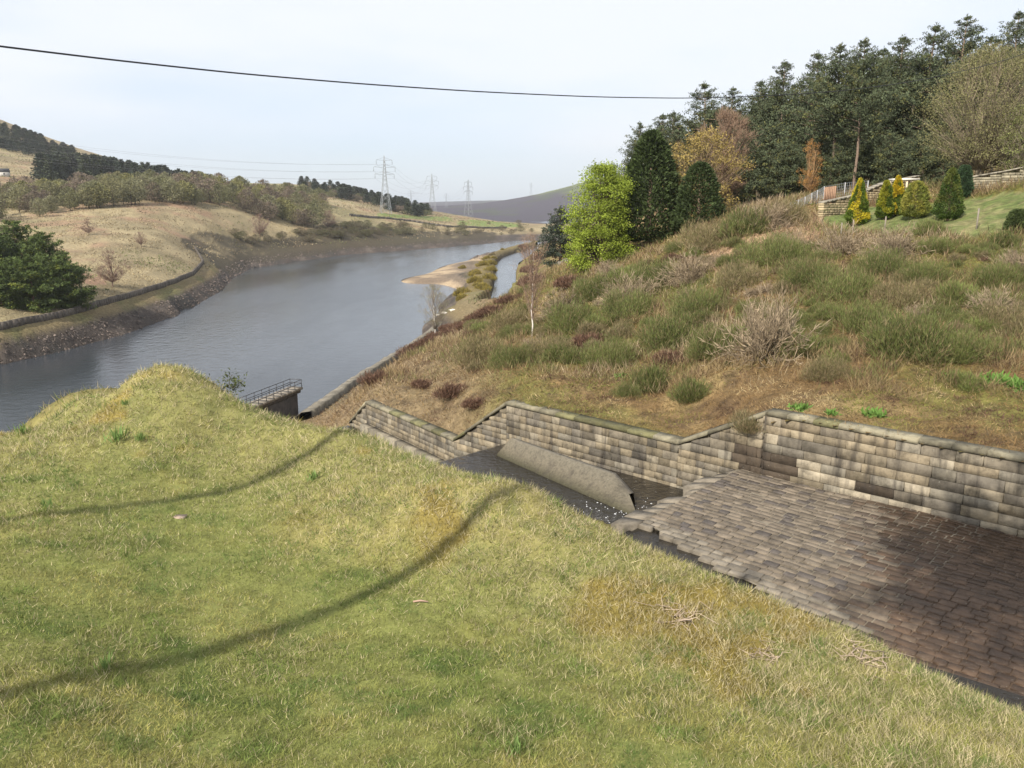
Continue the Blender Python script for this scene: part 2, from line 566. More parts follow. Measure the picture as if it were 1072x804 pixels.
def ground_col(x, y, z):
    n1 = fbm(x / 3.2, y / 3.2, 5); n2 = fbm(x / 9, y / 9, 11); n3 = fbm(x / .9, y / .9, 23, 3); n4 = fbm(x / 45, y / 45, 31); n5 = fbm(x / 160, y / 160, 37)
    c = np.tile(np.array([.185, .12, .055]), (len(x), 1))
    c = lerp(c, (.29, .21, .095), sstep(.52, .72, n1))
    dryl = sstep(.02, -.08, x / y)
    c = lerp(c, (.16, .155, .04), sstep(.42, .6, n2) * .85 * (1 - .8 * dryl)); c = lerp(c, (.25, .19, .115), dryl * .6)
    c = lerp(c, (.085, .055, .035), sstep(.55, .75, n3) * .6)
    # left and far fields
    far = sstep(115, 160, y)
    f = np.tile(np.array([.31, .25, .145]), (len(x), 1))
    f = lerp(f, (.20, .16, .09), sstep(.45, .65, n4))
    f = lerp(f, (.15, .19, .06), sstep(.5, .7, n5) * .75)
    f = lerp(f, (.25, .15, .10), sstep(.55, .7, fbm(x / 25, y / 25, 71)) * .7)
    f = lerp(f, (.20, .165, .095), sstep(.45, .65, fbm(x / 7, y / 14, 72)) * .7); f = f * (.78 + .5 * fbm(x / 3, y / 5, 73))[:, None]
    gf = inpoly(x, y, GREENF) | inpoly(x, y, GREENG)
    f = np.where(gf[:, None], np.array([.16, .20, .06]), f)
    lw_ = sstep(.0, -.06, x / y + .01 - .16 * sstep(480, 620, y)) * sstep(105, 130, y)
    c = c * (1 - lw_[:, None]) + f * lw_[:, None]
    # stony drawdown shore
    sh = sstep(4.6, 2.9, z + 1.6 * (n4 - .5)) * (y > 100)
    bk = sstep(6.6, 5.2, z) * (y > 100) * sstep(420, 330, y)
    rock = np.tile(np.array([.07, .056, .047]), (len(x), 1)); rock = lerp(rock, (.12, .098, .08), sstep(.5, .72, n1)); rock = lerp(rock, (.05, .045, .04), sstep(.5, .7, n2))
    a = x / y
    spit = inpoly(x, y, SPIT) & (z < 2.6)
    sh = sh * lw_; bk = bk * lw_
    c = lerp(c, (.17, .13, .065), bk * .8); c = lerp(c, (.13, .13, .05), bk * sstep(.5, .65, n2) * .7)
    c = c * (1 - sh[:, None]) + rock * sh[:, None]
    db = inpoly(x, y, DARKB) * sstep(.2, .42, n4 * .5 + n1 * .5)
    c = lerp(c, (.056, .046, .03), db * .92)
    sand = lerp(np.tile(np.array([.38, .29, .19]), (len(x), 1)), (.20, .15, .105), sstep(.42, .6, n2)); sand = lerp(sand, (.16, .125, .09), sstep(.9, 1.9, z)) * (.75 + .5 * n1)[:, None]
    c = np.where(spit[:, None], sand, c)
    # far hills
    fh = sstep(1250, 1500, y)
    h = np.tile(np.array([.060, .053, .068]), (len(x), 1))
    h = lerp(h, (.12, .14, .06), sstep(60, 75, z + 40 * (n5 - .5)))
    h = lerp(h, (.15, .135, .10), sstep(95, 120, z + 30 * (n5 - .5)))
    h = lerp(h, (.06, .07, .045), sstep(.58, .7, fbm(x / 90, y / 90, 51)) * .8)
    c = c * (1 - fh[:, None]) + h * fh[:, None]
    # garden lawn
    g = inpoly(x, y, GARDEN)
    c = np.where(g[:, None], lerp(np.tile(np.array([.13, .165, .05]), (len(x), 1)), (.24, .22, .1), sstep(.42, .7, n3 * .6 + n1 * .4)), c)
    r = inpoly(x, y, RUST)
    c = np.where(r[:, None], np.array([.24, .155, .10]), c)
    pk = inpoly(x, y, PINK)
    c = np.where(pk[:, None], lerp(np.tile(np.array([.40, .27, .17]), (len(x), 1)), (.28, .2, .11), sstep(.5, .7, n1)), c)
    return np.clip(c, .01, .8)


def build_ground():
    na, nl = 620, 470
    a = np.linspace(-1.0, 1.15, na); l = np.log(np.concatenate([np.linspace(16, 40, 60)[:-1], np.exp(np.linspace(math.log(40), math.log(7500), nl - 59))]))
    A, L = np.meshgrid(a, l)
    y = np.exp(L).ravel(); x = A.ravel() * y
    z = gz(x, y)
    wd, par = seg_dist(x, y, WALL)
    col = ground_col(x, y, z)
    idx = np.arange(na * nl).reshape(nl, na)
    q = np.stack([idx[:-1, :-1], idx[:-1, 1:], idx[1:, 1:], idx[1:, :-1]], -1).reshape(-1, 4)
    # leave out what lies in front of the spillway wall (the channel) and under the lawn
    keep = wd < .0
    front = (y < 75)
    bad = front & ~keep & (par < len(WALL) - 1 - 1e-6)
    bad |= front & ~keep & (x > W6[0] - 2)
    # sink rather than cut: the hidden ground under lawn and channel
    z = np.where(bad, np.minimum(z, 12.0) - 4, z)
    fb = bad[q].any(1)
    V = np.stack([x, y, z], -1)
    q = q[~fb]
    used = np.zeros(len(V), bool); used[q.ravel()] = True
    mp = np.cumsum(used) - 1
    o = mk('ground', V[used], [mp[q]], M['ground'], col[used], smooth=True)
    tag(o, kind='structure')


build_ground()

# water of the reservoir: one level sheet
o = mk('reservoir_water', [(-900, 40, 0), (900, 40, 0), (900, 2200, 0), (-900, 2200, 0)], [np.array([[0, 1, 2, 3]])], M['lake'])
tag(o, kind='structure')
# the side channel behind its embankment
cp = [(q[0], q[1]) for q in CHPX]
V = [Pz(px, py, 2.0) for px, py in cp]
o = mk('side_channel_water', V, [np.array([list(range(len(V)))[::-1]])], M['lake'])
tag(o, kind='structure')
# embankment between reservoir and side channel
eb = [((452, 343), (500, 333)), ((468, 318), (513, 316)), ((479, 303), (517, 300)), ((489, 289), (519, 285)), ((503, 274), (517, 278)), ((519, 265.5), (526, 270)), ((543, 258.5), (540, 264.5)), ((563, 254.5), (562, 258))]
V = []; C = []
ff = []
for (a_, b_) in zip(eb[:-1], eb[1:]):
    for k in range(8): ff.append((np.array(a_[0]) + (np.array(b_[0]) - a_[0]) * k / 8.0, np.array(a_[1]) + (np.array(b_[1]) - a_[1]) * k / 8.0))
ff.append((np.array(eb[-1][0], float), np.array(eb[-1][1], float)))
for i_, (A, B) in enumerate(ff):
    pa = Pz(A[0], A[1], .5); pb = Pz(B[0], B[1], 2.0); dv = pb - pa; hh = 2.0 * min(1, np.linalg.norm(dv[:2]) / 8)
    for k, zz in ((0, -.6), (.12, .5), (.4, 1.9 + hh), (.62, 2.2 + hh), (.93, 2.0 + hh), (1.0, 1.2)):
        q = pa + dv * k; V.append((q[0] + RNG.normal(0, .12), q[1] + RNG.normal(0, .12), zz + RNG.normal(0, .1))); C.append(np.array([(.2, .15, .1), (.22, .16, .09), (.17, .13, .06), (.16, .125, .05), (.13, .10, .045), (.07, .06, .05)][[0, .12, .4, .62, .93, 1.0].index(k)]) * RNG.uniform(.75, 1.2))
idx = np.arange(len(V)).reshape(-1, 6)
q = np.stack([idx[:-1, :-1], idx[1:, :-1], idx[1:, 1:], idx[:-1, 1:]], -1).reshape(-1, 4)[:, ::-1]
o = mk('embankment', V, [q], M['ground'], np.array(C)); tag(o, kind='structure')
EMB = eb


def emb(u, v):
    """point on the embankment: u along (0 near .. 1 far), v across"""
    k = u * (len(ff) - 1); i = int(k); i = min(i, len(ff) - 2); t = k - i
    A = ff[i][0] + (ff[i + 1][0] - ff[i][0]) * t; B = ff[i][1] + (ff[i + 1][1] - ff[i][1]) * t
    pa = Pz(A[0], A[1], .5); pb = Pz(B[0], B[1], 2.0); p = pa + (pb - pa) * v
    return p[0], p[1], float(np.interp(v, [0, .12, .4, .62, .93, 1], [.3, .5, 3.6, 4.0, 3.8, 2.0]))


#@@LAWN
# ------------------------------------------------------------------ lawn on the bank below the camera
LP = [(0, 804, -4.05), (536, 804, -4.5), (1072, 804, -4.6), (0, 765, -4.05), (200, 700, -4.55), (380, 625, -4.88), (520, 518, -4.33), (300, 560, -4.72), (650, 650, -4.95), (450, 580, -4.8), (100, 540, -4.4),
      (0, 640, -4.05), (0, 557, -4.1), (0, 470, -4.2), (0, 453, -4.2), (44, 449, -4.2), (150, 480, -4.35), (200, 515, -4.65), (100, 450, -4.05), (117, 418, -3.75), (160, 390, -3.3), (150, 420, -3.7),
      (200, 405, -3.55), (235, 423, -3.9), (269, 430, -4.05), (240, 460, -4.4), (360, 445, -4.2), (330, 480, -4.55), (470, 490, -4.35), (600, 540, -4.65), (665, 580, -4.82), (760, 622, -4.92),
      (850, 660, -4.98), (950, 712, -4.98), (1072, 770, -4.9), (900, 730, -4.9), (-300, 600, -4.0), (-300, 804, -3.9), (1400, 900, -4.4), (-150, 465, -4.3), (536, 1100, -4.3), (0, 1100, -4.0), (1072, 1100, -4.4)]
LX = np.array([Pz(px, py, CZ + z) for px, py, z in LP])
lawn_tps = TPS(LX[:, :2] / 10.0, LX[:, 2], 1e-5)
EDGE_PX = [(-400, 470, -4.3), (-150, 462, -4.3), (0, 455, -4.2), (44, 449, -4.2), (70, 428, -3.9), (94, 412, -3.7), (124, 407, -3.6), (148, 389, -3.3), (172, 388, -3.3), (201, 406, -3.6), (235, 425, -3.95), (269, 434, -4.1), (360, 453, -4.25),
           (470, 504, -4.42), (535, 530, -4.6), (600, 556, -4.75), (665, 586, -4.85), (760, 628, -4.95), (850, 664, -5.0), (950, 718, -5.0), (1072, 782, -4.95), (1300, 905, -4.7), (1700, 1150, -4.4)]
EDGE = [Pz(px, py, CZ + z) for px, py, z in EDGE_PX]


MND = P(96, 409, 19.5)


def lawn_z(x, y):
    x = np.atleast_1d(np.asarray(x, float)); y = np.atleast_1d(np.asarray(y, float))
    d, par = seg_dist(x, y, EDGE)                       # EDGE runs left to right: positive = far side
    i = np.clip(par.astype(int), 0, len(EDGE) - 2); t = par - i
    E = np.array(EDGE)
    ex = E[i, 0] * (1 - t) + E[i + 1, 0] * t; ey = E[i, 1] * (1 - t) + E[i + 1, 1] * t
    out = d > 0
    qx = np.where(out, ex, x); qy = np.where(out, ey, y)
    z = lawn_tps(np.stack([qx, qy], -1) / 10.0)
    s = np.maximum(d, 0)
    drop = np.where(s < 1.2, .42 * s * s, .605 + (s - 1.2) * .8)
    rough = sstep(-2.5, -.3, d) + sstep(5.5, 7.5, qx * .9 + 3)
    n = (fbm(x / .8, y / .8, 41) - .5) * (.10 + .14 * np.clip(rough, 0, 1)) + (fbm(x / 3, y / 3, 43) - .5) * .12
    zz_ = z - drop + n
    zz_ = np.maximum(zz_, MND[2] - .32 * ((x - MND[0]) ** 2 + (y - MND[1]) ** 2) + n)
    # foot of the bank: the near side of the spillway channel
    q = np.stack([x, y], -1) - W0[:2]; t_ = q @ U; n_ = q @ NN
    lev = np.interp(t_, [-24, .8, 1.2, T3, T4, T4 + 10], [ZB1 - .5, ZB1 - .5, ZW, ZW, Z4 - (Z2 - ZW), Z4 - (Z2 - ZW) - 1.5])
    n0 = np.interp(t_, [-24, -11, -4, .8, 1.5, T3, T4, T4 + 10], [11.5, 10.4, 9.2, 7.6, 5.2, 5.2, 5.2, 4.0])
    fill = lev + np.where(n_ > n0, .12 + .12 * (n_ - n0), -1.5 * (n0 - n_)) + n * .6
    fill = np.where((t_ < T4 + 12) & (n_ > 0) & (d > .8), fill, -50)
    return np.maximum(zz_, fill), d


def straw_amount(x, y, d):
    """dry unmown grass: along the rim, over the mounds and on the right"""
    s = sstep(-3.8, -.8, d + 1.6 * (fbm(x / 1.6, y / 1.6, 61) - .5))
    px, py = proj(x, y, CZ - 4.4)
    s = np.maximum(s, sstep(.5, .68, fbm(x / 1.3, y / 1.3, 67)) * .3)
    return np.clip(s, 0, 1)


def build_lawn():
    na, nl = 460, 340
    a = np.linspace(-1.6, 1.6, na); y1 = np.exp(np.linspace(math.log(2.2), math.log(70), nl))
    A, Y = np.meshgrid(a, y1)
    y = Y.ravel(); x = A.ravel() * y
    z, d = lawn_z(x, y)
    s = straw_amount(x, y, d)
    n1 = fbm(x / .7, y / .7, 45); n2 = fbm(x / 2.5, y / 2.5, 46)
    c = np.tile(np.array([.185, .195, .057]), (len(x), 1))
    c = lerp(c, (.26, .235, .08), sstep(.42, .66, n2)); c = lerp(c, (.095, .125, .03), sstep(.55, .75, n1))
    c = lerp(c, (.28, .235, .105), s * .4)
    c = lerp(c, (.22, .165, .04), sstep(.6, .72, fbm(x / 1.1, y / 1.1, 131)) * s * .8)
    c = lerp(c, (.14, .12, .04), sstep(2.5, 4, d))
    idx = np.arange(na * nl).reshape(nl, na)
    q = np.stack([idx[:-1, :-1], idx[:-1, 1:], idx[1:, 1:], idx[1:, :-1]], -1).reshape(-1, 4)
    inch = seg_dist(x, y, WALL)[0] < .35                    # stop at the retaining wall
    keep = (d < 34)[q].all(1) & (np.abs(x) < 45)[q].all(1) & ~(inch & (d > 0))[q].any(1)
    q = q[keep]
    used = np.zeros(len(x), bool); used[q.ravel()] = True
    mp = np.cumsum(used) - 1
    o = mk('lawn', np.stack([x, y, z], -1)[used], [mp[q]], M['lawn'], c[used], smooth=True)
    tag(o, kind='structure')


build_lawn()


def build_grass():
    # short turf
    n = 560000
    a = RNG.uniform(-1.15, .95, n); y = np.exp(RNG.uniform(math.log(4.6), math.log(22), n)); x = a * y
    z, d = lawn_z(x, y)
    s = straw_amount(x, y, d)
    ok = d < 1.3
    x, y, z, d, s = x[ok], y[ok], z[ok], d[ok], s[ok]; n = len(x)
    straw = RNG.random(n) < (.12 + .33 * s)
    dirs = unit(np.stack([RNG.normal(0, .6, n), RNG.normal(0, .6, n), RNG.uniform(.35, 1.0, n)], -1))
    clump = fbm(x / .35, y / .35, 73, 3)
    L = RNG.uniform(.025, .085, n) * (1 + .9 * s) * (.45 + 1.25 * clump)
    n2 = fbm(x / 1.1, y / 1.1, 75)
    g = np.tile(np.array([.195, .215, .06]), (n, 1)); g = lerp(g, (.285, .265, .085), sstep(.4, .66, n2)); g = lerp(g, (.15, .20, .05), sstep(.58, .72, clump)); g = lerp(g, (.23, .18, .045), sstep(.58, .7, fbm(x / 1.1, y / 1.1, 131)) * s)
    g = g * RNG.uniform(.65, 1.35, (n, 1)) * (.62 + .8 * fbm(x / .14, y / .14, 171, 3))[:, None]; g = lerp(g, (.11, .17, .045), sstep(.62, .7, fbm(x / .5, y / .5, 173)) * .8)
    st = np.tile(np.array([.50, .43, .26]), (n, 1)) * RNG.uniform(.6, 1.2, (n, 1))
    st *= (.7 + .6 * fbm(x / .14, y / .14, 171, 3))[:, None]
    c = np.where(straw[:, None], st, g)
    mb = MB(); mb.blades(np.stack([x, y, z - .008], -1), dirs, L, .0035 + .00055 * y, c, 'tri')
    o = mb.build('lawn_grass', M['grass']); tag(o, 'short green turf with fine straw covering the sloping lawn', 'grass', kind='stuff')
    # long dry grass on the rim, the mounds and the right-hand bank
    n = 150000
    a = RNG.uniform(-.78, .78, n); y = np.exp(RNG.uniform(math.log(4.8), math.log(24), n)); x = a * y
    z, d = lawn_z(x, y)
    s = straw_amount(x, y, d)
    tuft = fbm(x / .5, y / .5, 83, 3)
    thatch = sstep(.52, .68, fbm(x / 1.7, y / 1.7, 137))
    ok = (d < 2.2) & (RNG.random(n) < s ** 1.3 * sstep(.36, .62, tuft) * (.35 + .65 * thatch))
    x, y, z, d, s, tuft = [v[ok] for v in (x, y, z, d, s, tuft)]; n = len(x)
    lean = np.stack([fbm(x / .6, y / .6, 85) - .5, fbm(x / .6, y / .6, 87) - .5], -1) * 4
    dirs = unit(np.stack([RNG.normal(0, .55, n) + lean[:, 0], RNG.normal(0, .55, n) + lean[:, 1], RNG.uniform(.25, 1.0, n)], -1))
    L = RNG.uniform(.06, .17, n)
    c = np.tile(np.array([.44, .375, .225]), (n, 1)) * RNG.uniform(.5, 1.2, (n, 1))
    green = RNG.random(n) < .42 - .3 * thatch[ok] if False else RNG.random(n) < .38
    c = np.where(green[:, None], np.array([.17, .18, .05]) * RNG.uniform(.7, 1.2, (n, 1)), c)
    mb = MB(); mb.blades(np.stack([x, y, z - .01], -1), dirs, L, .004 + .00055 * y, c, 'tri')
    # rough grass down the bank beyond the rim
    n = 130000
    a = RNG.uniform(-1.0, .95, n); y = np.exp(RNG.uniform(math.log(6), math.log(42), n)); x = a * y
    z, d = lawn_z(x, y)
    ok = (d > 1.1) & (d < 16) & (seg_dist(x, y, WALL)[0] > 6.5); x, y, z = x[ok], y[ok], z[ok]; n = len(x)
    c = np.where((RNG.random(n) < .5)[:, None], np.array([.40, .34, .2]), np.array([.17, .19, .055])) * RNG.uniform(.6, 1.2, (n, 1)) * (.6 + .8 * fbm(x / .8, y / .8, 181))[:, None]
    mb.blades(np.stack([x, y, z - .01], -1), unit(np.stack([RNG.normal(0, .6, n), RNG.normal(0, .6, n), RNG.uniform(.2, 1.0, n)], -1)), RNG.uniform(.08, .3, n), .006 + .0006 * y, c, 'tri')
    o = mb.build('dry_grass', M['grass']); tag(o, 'long dry straw grass along the rim and mounds of the lawn', 'grass', kind='stuff')


build_grass()

#@@STONE
# ------------------------------------------------------------------ stone spillway
def block(mb, p0, p1, depth_v, z00, z01, z10, z11, c, gap=.008, ch=.013):
    """one dressed block whose face runs p0->p1, z00/z01 bottom/top at p0; depth_v = vector into the wall"""
    d = unit(p1 - p0)
    a = p0 + d * gap; b = p1 - d * gap
    up = lambda p, z: np.array([p[0], p[1], z])
    f = [up(a, z00 + gap), up(b, z10 + gap), up(b, z11 - gap), up(a, z01 - gap)]
    cx = sum(f) / 4
    k = [v + depth_v for v in f]
    out = -unit(depth_v) * ch
    fr = [v + (cx - v) / (np.linalg.norm(cx - v) + 1e-6) * ch * 1.3 + out for v in f]
    fr = [v + np.array([0, 0, random.uniform(-.006, .006)]) - unit(depth_v) * random.uniform(-.012, .012) for v in fr]
    V = np.array(f + fr + k)
    Fq = [[4, 5, 6, 7], [0, 1, 5, 4], [1, 2, 6, 5], [2, 3, 7, 6], [3, 0, 4, 7], [1, 0, 8, 9], [2, 1, 9, 10], [3, 2, 10, 11], [0, 3, 11, 8]]
    mb.add(V, Fq, c=c)


STONE_C = [(.25, .207, .142), (.28, .235, .165), (.21, .18, .135), (.165, .145, .115), (.25, .205, .14), (.225, .20, .155), (.29, .25, .185)]


def course_wall(name, path, ztop, zbot, course, length, batter, nvec, parent, tint=1.0, coping=True, mat='stone', seed=1, painted_dark=None):
    """path: list of plan points; ztop/zbot functions of distance along; nvec towards the viewer"""
    random.seed(seed)
    mb = MB()
    pts = [np.asarray(p[:2], float) for p in path]
    seg = [np.linalg.norm(pts[i + 1] - pts[i]) for i in range(len(pts) - 1)]
    cum = np.concatenate([[0], np.cumsum(seg)]); L = cum[-1]

    def at(s):
        i = int(np.clip(np.searchsorted(cum, s, 'right') - 1, 0, len(seg) - 1))
        return pts[i] + (pts[i + 1] - pts[i]) * (s - cum[i]) / seg[i]
    zmin = min(zbot(s) for s in np.linspace(0, L, 50)); zmax = max(ztop(s) for s in np.linspace(0, L, 50))
    k = 0; z = zmin
    while z < zmax - .02:
        h = course * random.uniform(.8, 1.18)
        s = -random.uniform(0, length)
        off = batter * k
        while s < L:
            ln = length * random.uniform(.6, 1.5)
            a = max(s, 0); b = min(s + ln, L)
            if b - a > .05:
                za = min(z + h, ztop(a)); zb = min(z + h, ztop(b)); m = (za + zb) / 2
                if min(za, zb) - z > .03 and z + h > zbot((a + b) / 2) - .1:
                    p0 = at(a) - nvec * off; p1 = at(b) - nvec * off
                    base = np.array(random.choice(STONE_C)) * random.uniform(.8, 1.12) * tint
                    if random.random() < .12: base = base * .7
                    if painted_dark and painted_dark((a + b) / 2, z): base = np.array([.065, .05, .036]) * random.uniform(.7, 1.3)  # near-black blocks paint in the dark of a wet recess
                    block(mb, np.append(p0, 0), np.append(p1, 0), np.append(-nvec * .45, 0), z, za, z, zb, base)
            s += ln
        z += h; k += 1
    # mortar and earth core behind the blocks
    n = 60
    ss = np.linspace(0, L, n)
    for i in range(n - 1):
        a, b = ss[i], ss[i + 1]
        pa = at(a) - nvec * (batter * k + .10); pb = at(b) - nvec * (batter * k + .10)
        qa = pa - nvec * .5; qb = pb - nvec * .5
        mb.hexa([(*pa, zmin - .3), (*pb, zmin - .3), (*qb, zmin - .3), (*qa, zmin - .3), (*pa, ztop(a) - .03), (*pb, ztop(b) - .03), (*qb, ztop(b) - .03), (*qa, ztop(a) - .03)], (.1, .085, .065))
    w = mb.build(name, M[mat], parent)
    if coping:
        mb = MB(); s = 0
        off = batter * max(k - 1, 0)
        while s < L - .05:
            ln = min(random.uniform(.9, 1.6), L - s)
            if L - s - ln < .3: ln = L - s
            a = s + .012; b = s + ln - .012
            c = np.array([.235, .21, .145]) * random.uniform(.6, 1.25) * tint
            if random.random() < .3: c = c * np.array([.82, .86, .62])
            pa = at(a) + nvec * (.07 - off); pb = at(b) + nvec * (.07 - off); qa = at(a) - nvec * (.5 + off); qb = at(b) - nvec * (.5 + off)
            j = random.uniform(-.025, .025)
            mb.hexa([(*pa, ztop(a) + j), (*pb, ztop(b) + j), (*qb, ztop(b)), (*qa, ztop(a)), (*(pa - nvec * .04), ztop(a) + .15 + j), (*(pb - nvec * .04), ztop(b) + .15 + j), (*qb, ztop(b) + .19), (*qa, ztop(a) + .19)], c)
            s += ln
        mb.build('coping', M['coping'], w if parent is None else parent)
    return w


root = empty('retaining_wall', (0, 0, 0), 'long stepped gritstone retaining wall with coping along the spillway foot of the scrubby hillside', 'wall')
TC = .2                                                          # coping thickness
course_wall('upper_wall', [wp(-24)[:2], wp(0)[:2]], lambda s: Z1 - TC, lambda s: ZB1 - .1, .33, .98, .035, NN, root, .95, seed=3, painted_dark=lambda s_, z: (s_ > 23.1 and z < ZB1 + .75) or (19.6 < s_ < 20.4 and ZB1 < z < ZB1 + .5))
course_wall('stepped_wall', [wp(0)[:2] , wp(T2)[:2]], lambda s: Z1 - TC + (Z2 - Z1) * s / T2, lambda s: ZW - .2, .33, .6, .0, NN, root, .85, seed=4, painted_dark=lambda s_, z: s_ < 1.0 and z < ZB1 + .6)
course_wall('middle_wall', [wp(T2)[:2], wp(T3)[:2]], lambda s: Z2 - TC, lambda s: ZW - .2,   .33, .56, .0, NN, root, .82, seed=5)
course_wall('stepped_wall', [wp(T3)[:2], wp(T4)[:2]], lambda s: Z2 - TC + (Z4 - Z2) * s / (T4 - T3), lambda s: Z4 - 1.6, .3, .55, 0, NN, root, .9, seed=6)
d45 = unit(W5[:2] - W4[:2]); n45 = np.array([-d45[1], d45[0]])
if n45[1] > 0: n45 = -n45
course_wall('lower_wall', [W4[:2], W5[:2]], lambda s: Z4 - TC, lambda s: Z4 - 1.7, .3, .55, 0, n45, root, .85, seed=7)
L56 = np.linalg.norm(W6[:2] - W5[:2]); d56 = unit(W6[:2] - W5[:2]); n56 = np.array([-d56[1], d56[0]])
course_wall('end_wall', [W5[:2], W6[:2]], lambda s: Z4 - TC + (W6[2] - Z4) * s / L56, lambda s: W6[2] - 1.2, .3, .7, 0, n56 if n56[1] < 0 else -n56, root, .85, seed=8)

# apron of stone setts
random.seed(11)
mb = MB()
zA = ZB1
low = [(640, 530), (668, 546), (720, 573), (765, 600), (830, 630), (890, 653), (935, 686), (1000, 706), (1072, 729), (1300, 815)]
LE = [tn(Pz(px, py, zA - .25)) for px, py in low]
lt = np.array([q[0] for q in LE])[::-1]; ln_ = np.array([q[1] for q in LE])[::-1]


def apz(t, n):
    return zA - .04 * n - .035 * np.maximum(n - 5, 0) + .02 * math.sin(t * .9 + n * .7)


n = -.2; row = 0
while n < 13:
    w = random.uniform(.23, .30)
    t = .75 + random.uniform(0, .1)
    while t > -22:
        L = random.uniform(.30, .58)
        tm = t - L / 2
        edge = np.interp(tm, lt, ln_)
        if n + w < edge + random.uniform(-.25, .25):
            wet = sstep(-4.5, -7.0, tm + .9 * (n - 4) * .35 + random.uniform(-1.0, 1.0))
            dry = np.array([.148, .121, .09]) * random.uniform(.72, 1.2)
            if random.random() < .16: dry = np.array([.09, .076, .065]) * random.uniform(.8, 1.1)
            if n > edge - 1.0 and tm > -9: dry = np.array([.18, .155, .12]) * random.uniform(.75, 1.15)
            brown = np.array([.072, .046, .029]) * random.uniform(.7, 1.25)
            c = dry * (1 - float(wet)) + brown * float(wet)
            g = random.uniform(.010, .024); h = random.uniform(-.013, .013)
            ta, tb, na_, nb = t - g, t - L + g, n + g, n + w - g
            tl = [random.uniform(-.012, .012) for _ in range(4)]
            cs = [(ta, na_), (tb, na_), (tb, nb), (ta, nb)]
            top = [wp(p, q, apz(p, q) + h + e) for (p, q), e in zip(cs, tl)]
            sh = sum(top) / 4
            top_in = [v + (sh - v) * .06 for v in top]
            low_ = [v - np.array([0, 0, .012]) for v in top]
            bot = [v - np.array([0, 0, .35]) for v in top]
            V = np.array(top_in + low_ + bot)
            Fq = [[0, 1, 2, 3]] + [[i, i + 4, (i + 1) % 4 + 4, (i + 1) % 4] for i in range(4)] + [[i + 4, i + 8, (i + 1) % 4 + 8, (i + 1) % 4 + 4] for i in range(4)]
            mb.add(V, Fq, c=c)
        t -= L
    n += w
ap = empty('spillway_apron', (0, 0, 0), 'apron of worn stone setts, dry grey at the left, wet brown at the right', 'stone apron')
mb.build('stone_setts', M['apron'], ap)
# joints: a bed just under the setts
mb = MB()
ts = np.linspace(.9, -22, 40); ns = np.linspace(-.2, 1, 14)
g = np.array([[wp(t, -.2 + (np.interp(t, lt, ln_) - .1) * k, apz(t, np.interp(t, lt, ln_) * k) - .013) for k in np.linspace(0, 1, 14)] for t in ts])
idx = np.arange(40 * 14).reshape(40, 14)
q = np.stack([idx[:-1, :-1], idx[:-1, 1:], idx[1:, 1:], idx[1:, :-1]], -1).reshape(-1, 4)
mb.add(g.reshape(-1, 3), q, c=np.where((np.array([[t] for t in ts for k in range(14)]) < -7.5), np.array([.10, .07, .048]), np.array([.19, .163, .122])))
mb.build('mortar_bed', M['apron'], ap)
# big lip slabs at the downstream end of the apron
mb = MB(); n = -.1
while n < ln_[np.argmax(lt > -1)] if False else n < 6.6:
    w = random.uniform(.45, .8)
    e0 = 1.0 + random.uniform(0, .7)
    c = np.array([.18, .155, .12]) * random.uniform(.75, 1.15)
    z = apz(0, n)
    mb.hexa([wp(.78, n, ZW - .6), wp(e0, n, ZW - .6), wp(e0, n + w - .03, ZW - .6), wp(.78, n + w - .03, ZW - .6),
             wp(.78, n, z + .01), wp(e0, n, z - .1 - random.uniform(0, .12)), wp(e0, n + w - .03, z - .16), wp(.78, n + w - .03, z + .0)], c)
    n += w
mb.build('lip_stones', M['apron'], ap)
# rubble along the broken edge
mb = MB()
for i in range(60):
    t = random.uniform(-20, .5); e = np.interp(t, lt, ln_)
    n0 = e + random.uniform(-.1, .9); s = random.uniform(.12, .34)
    p = wp(t, n0, apz(t, n0) - .25 - random.uniform(0, .35))
    v = np.array([(x, y, z) for z in (-.5, .5) for x, y in ((-1, -.7), (1, -.7), (1, .7), (-1, .7))]) * s * np.array([1, 1, .7]) + RNG.normal(0, s * .14, (8, 3))
    an = random.uniform(0, 6.28); ca, sa = math.cos(an), math.sin(an)
    v = np.stack([v[:, 0] * ca - v[:, 1] * sa, v[:, 0] * sa + v[:, 1] * ca, v[:, 2]], -1) + p
    mb.hexa(v, np.array([.15, .13, .10]) * random.uniform(.5, 1.2))
tag(mb.build('broken_stones', M['apron'], ap), kind='stuff')

# dark gutter beside the apron and bed of the channel
mb = MB()
g = np.array([[wp(t, np.interp(t, lt, ln_) - .4 + k, zA - .46 - .05 * k) for k in (0, .6, 1.2, 1.8, 2.6)] for t in np.linspace(.9, -22, 30)])
idx = np.arange(150).reshape(30, 5)
q = np.stack([idx[:-1, :-1], idx[:-1, 1:], idx[1:, 1:], idx[1:, :-1]], -1).reshape(-1, 4)
mb.add(g.reshape(-1, 3), q)
o = mb.build('gutter_water', M['stream']); tag(o, kind='structure')

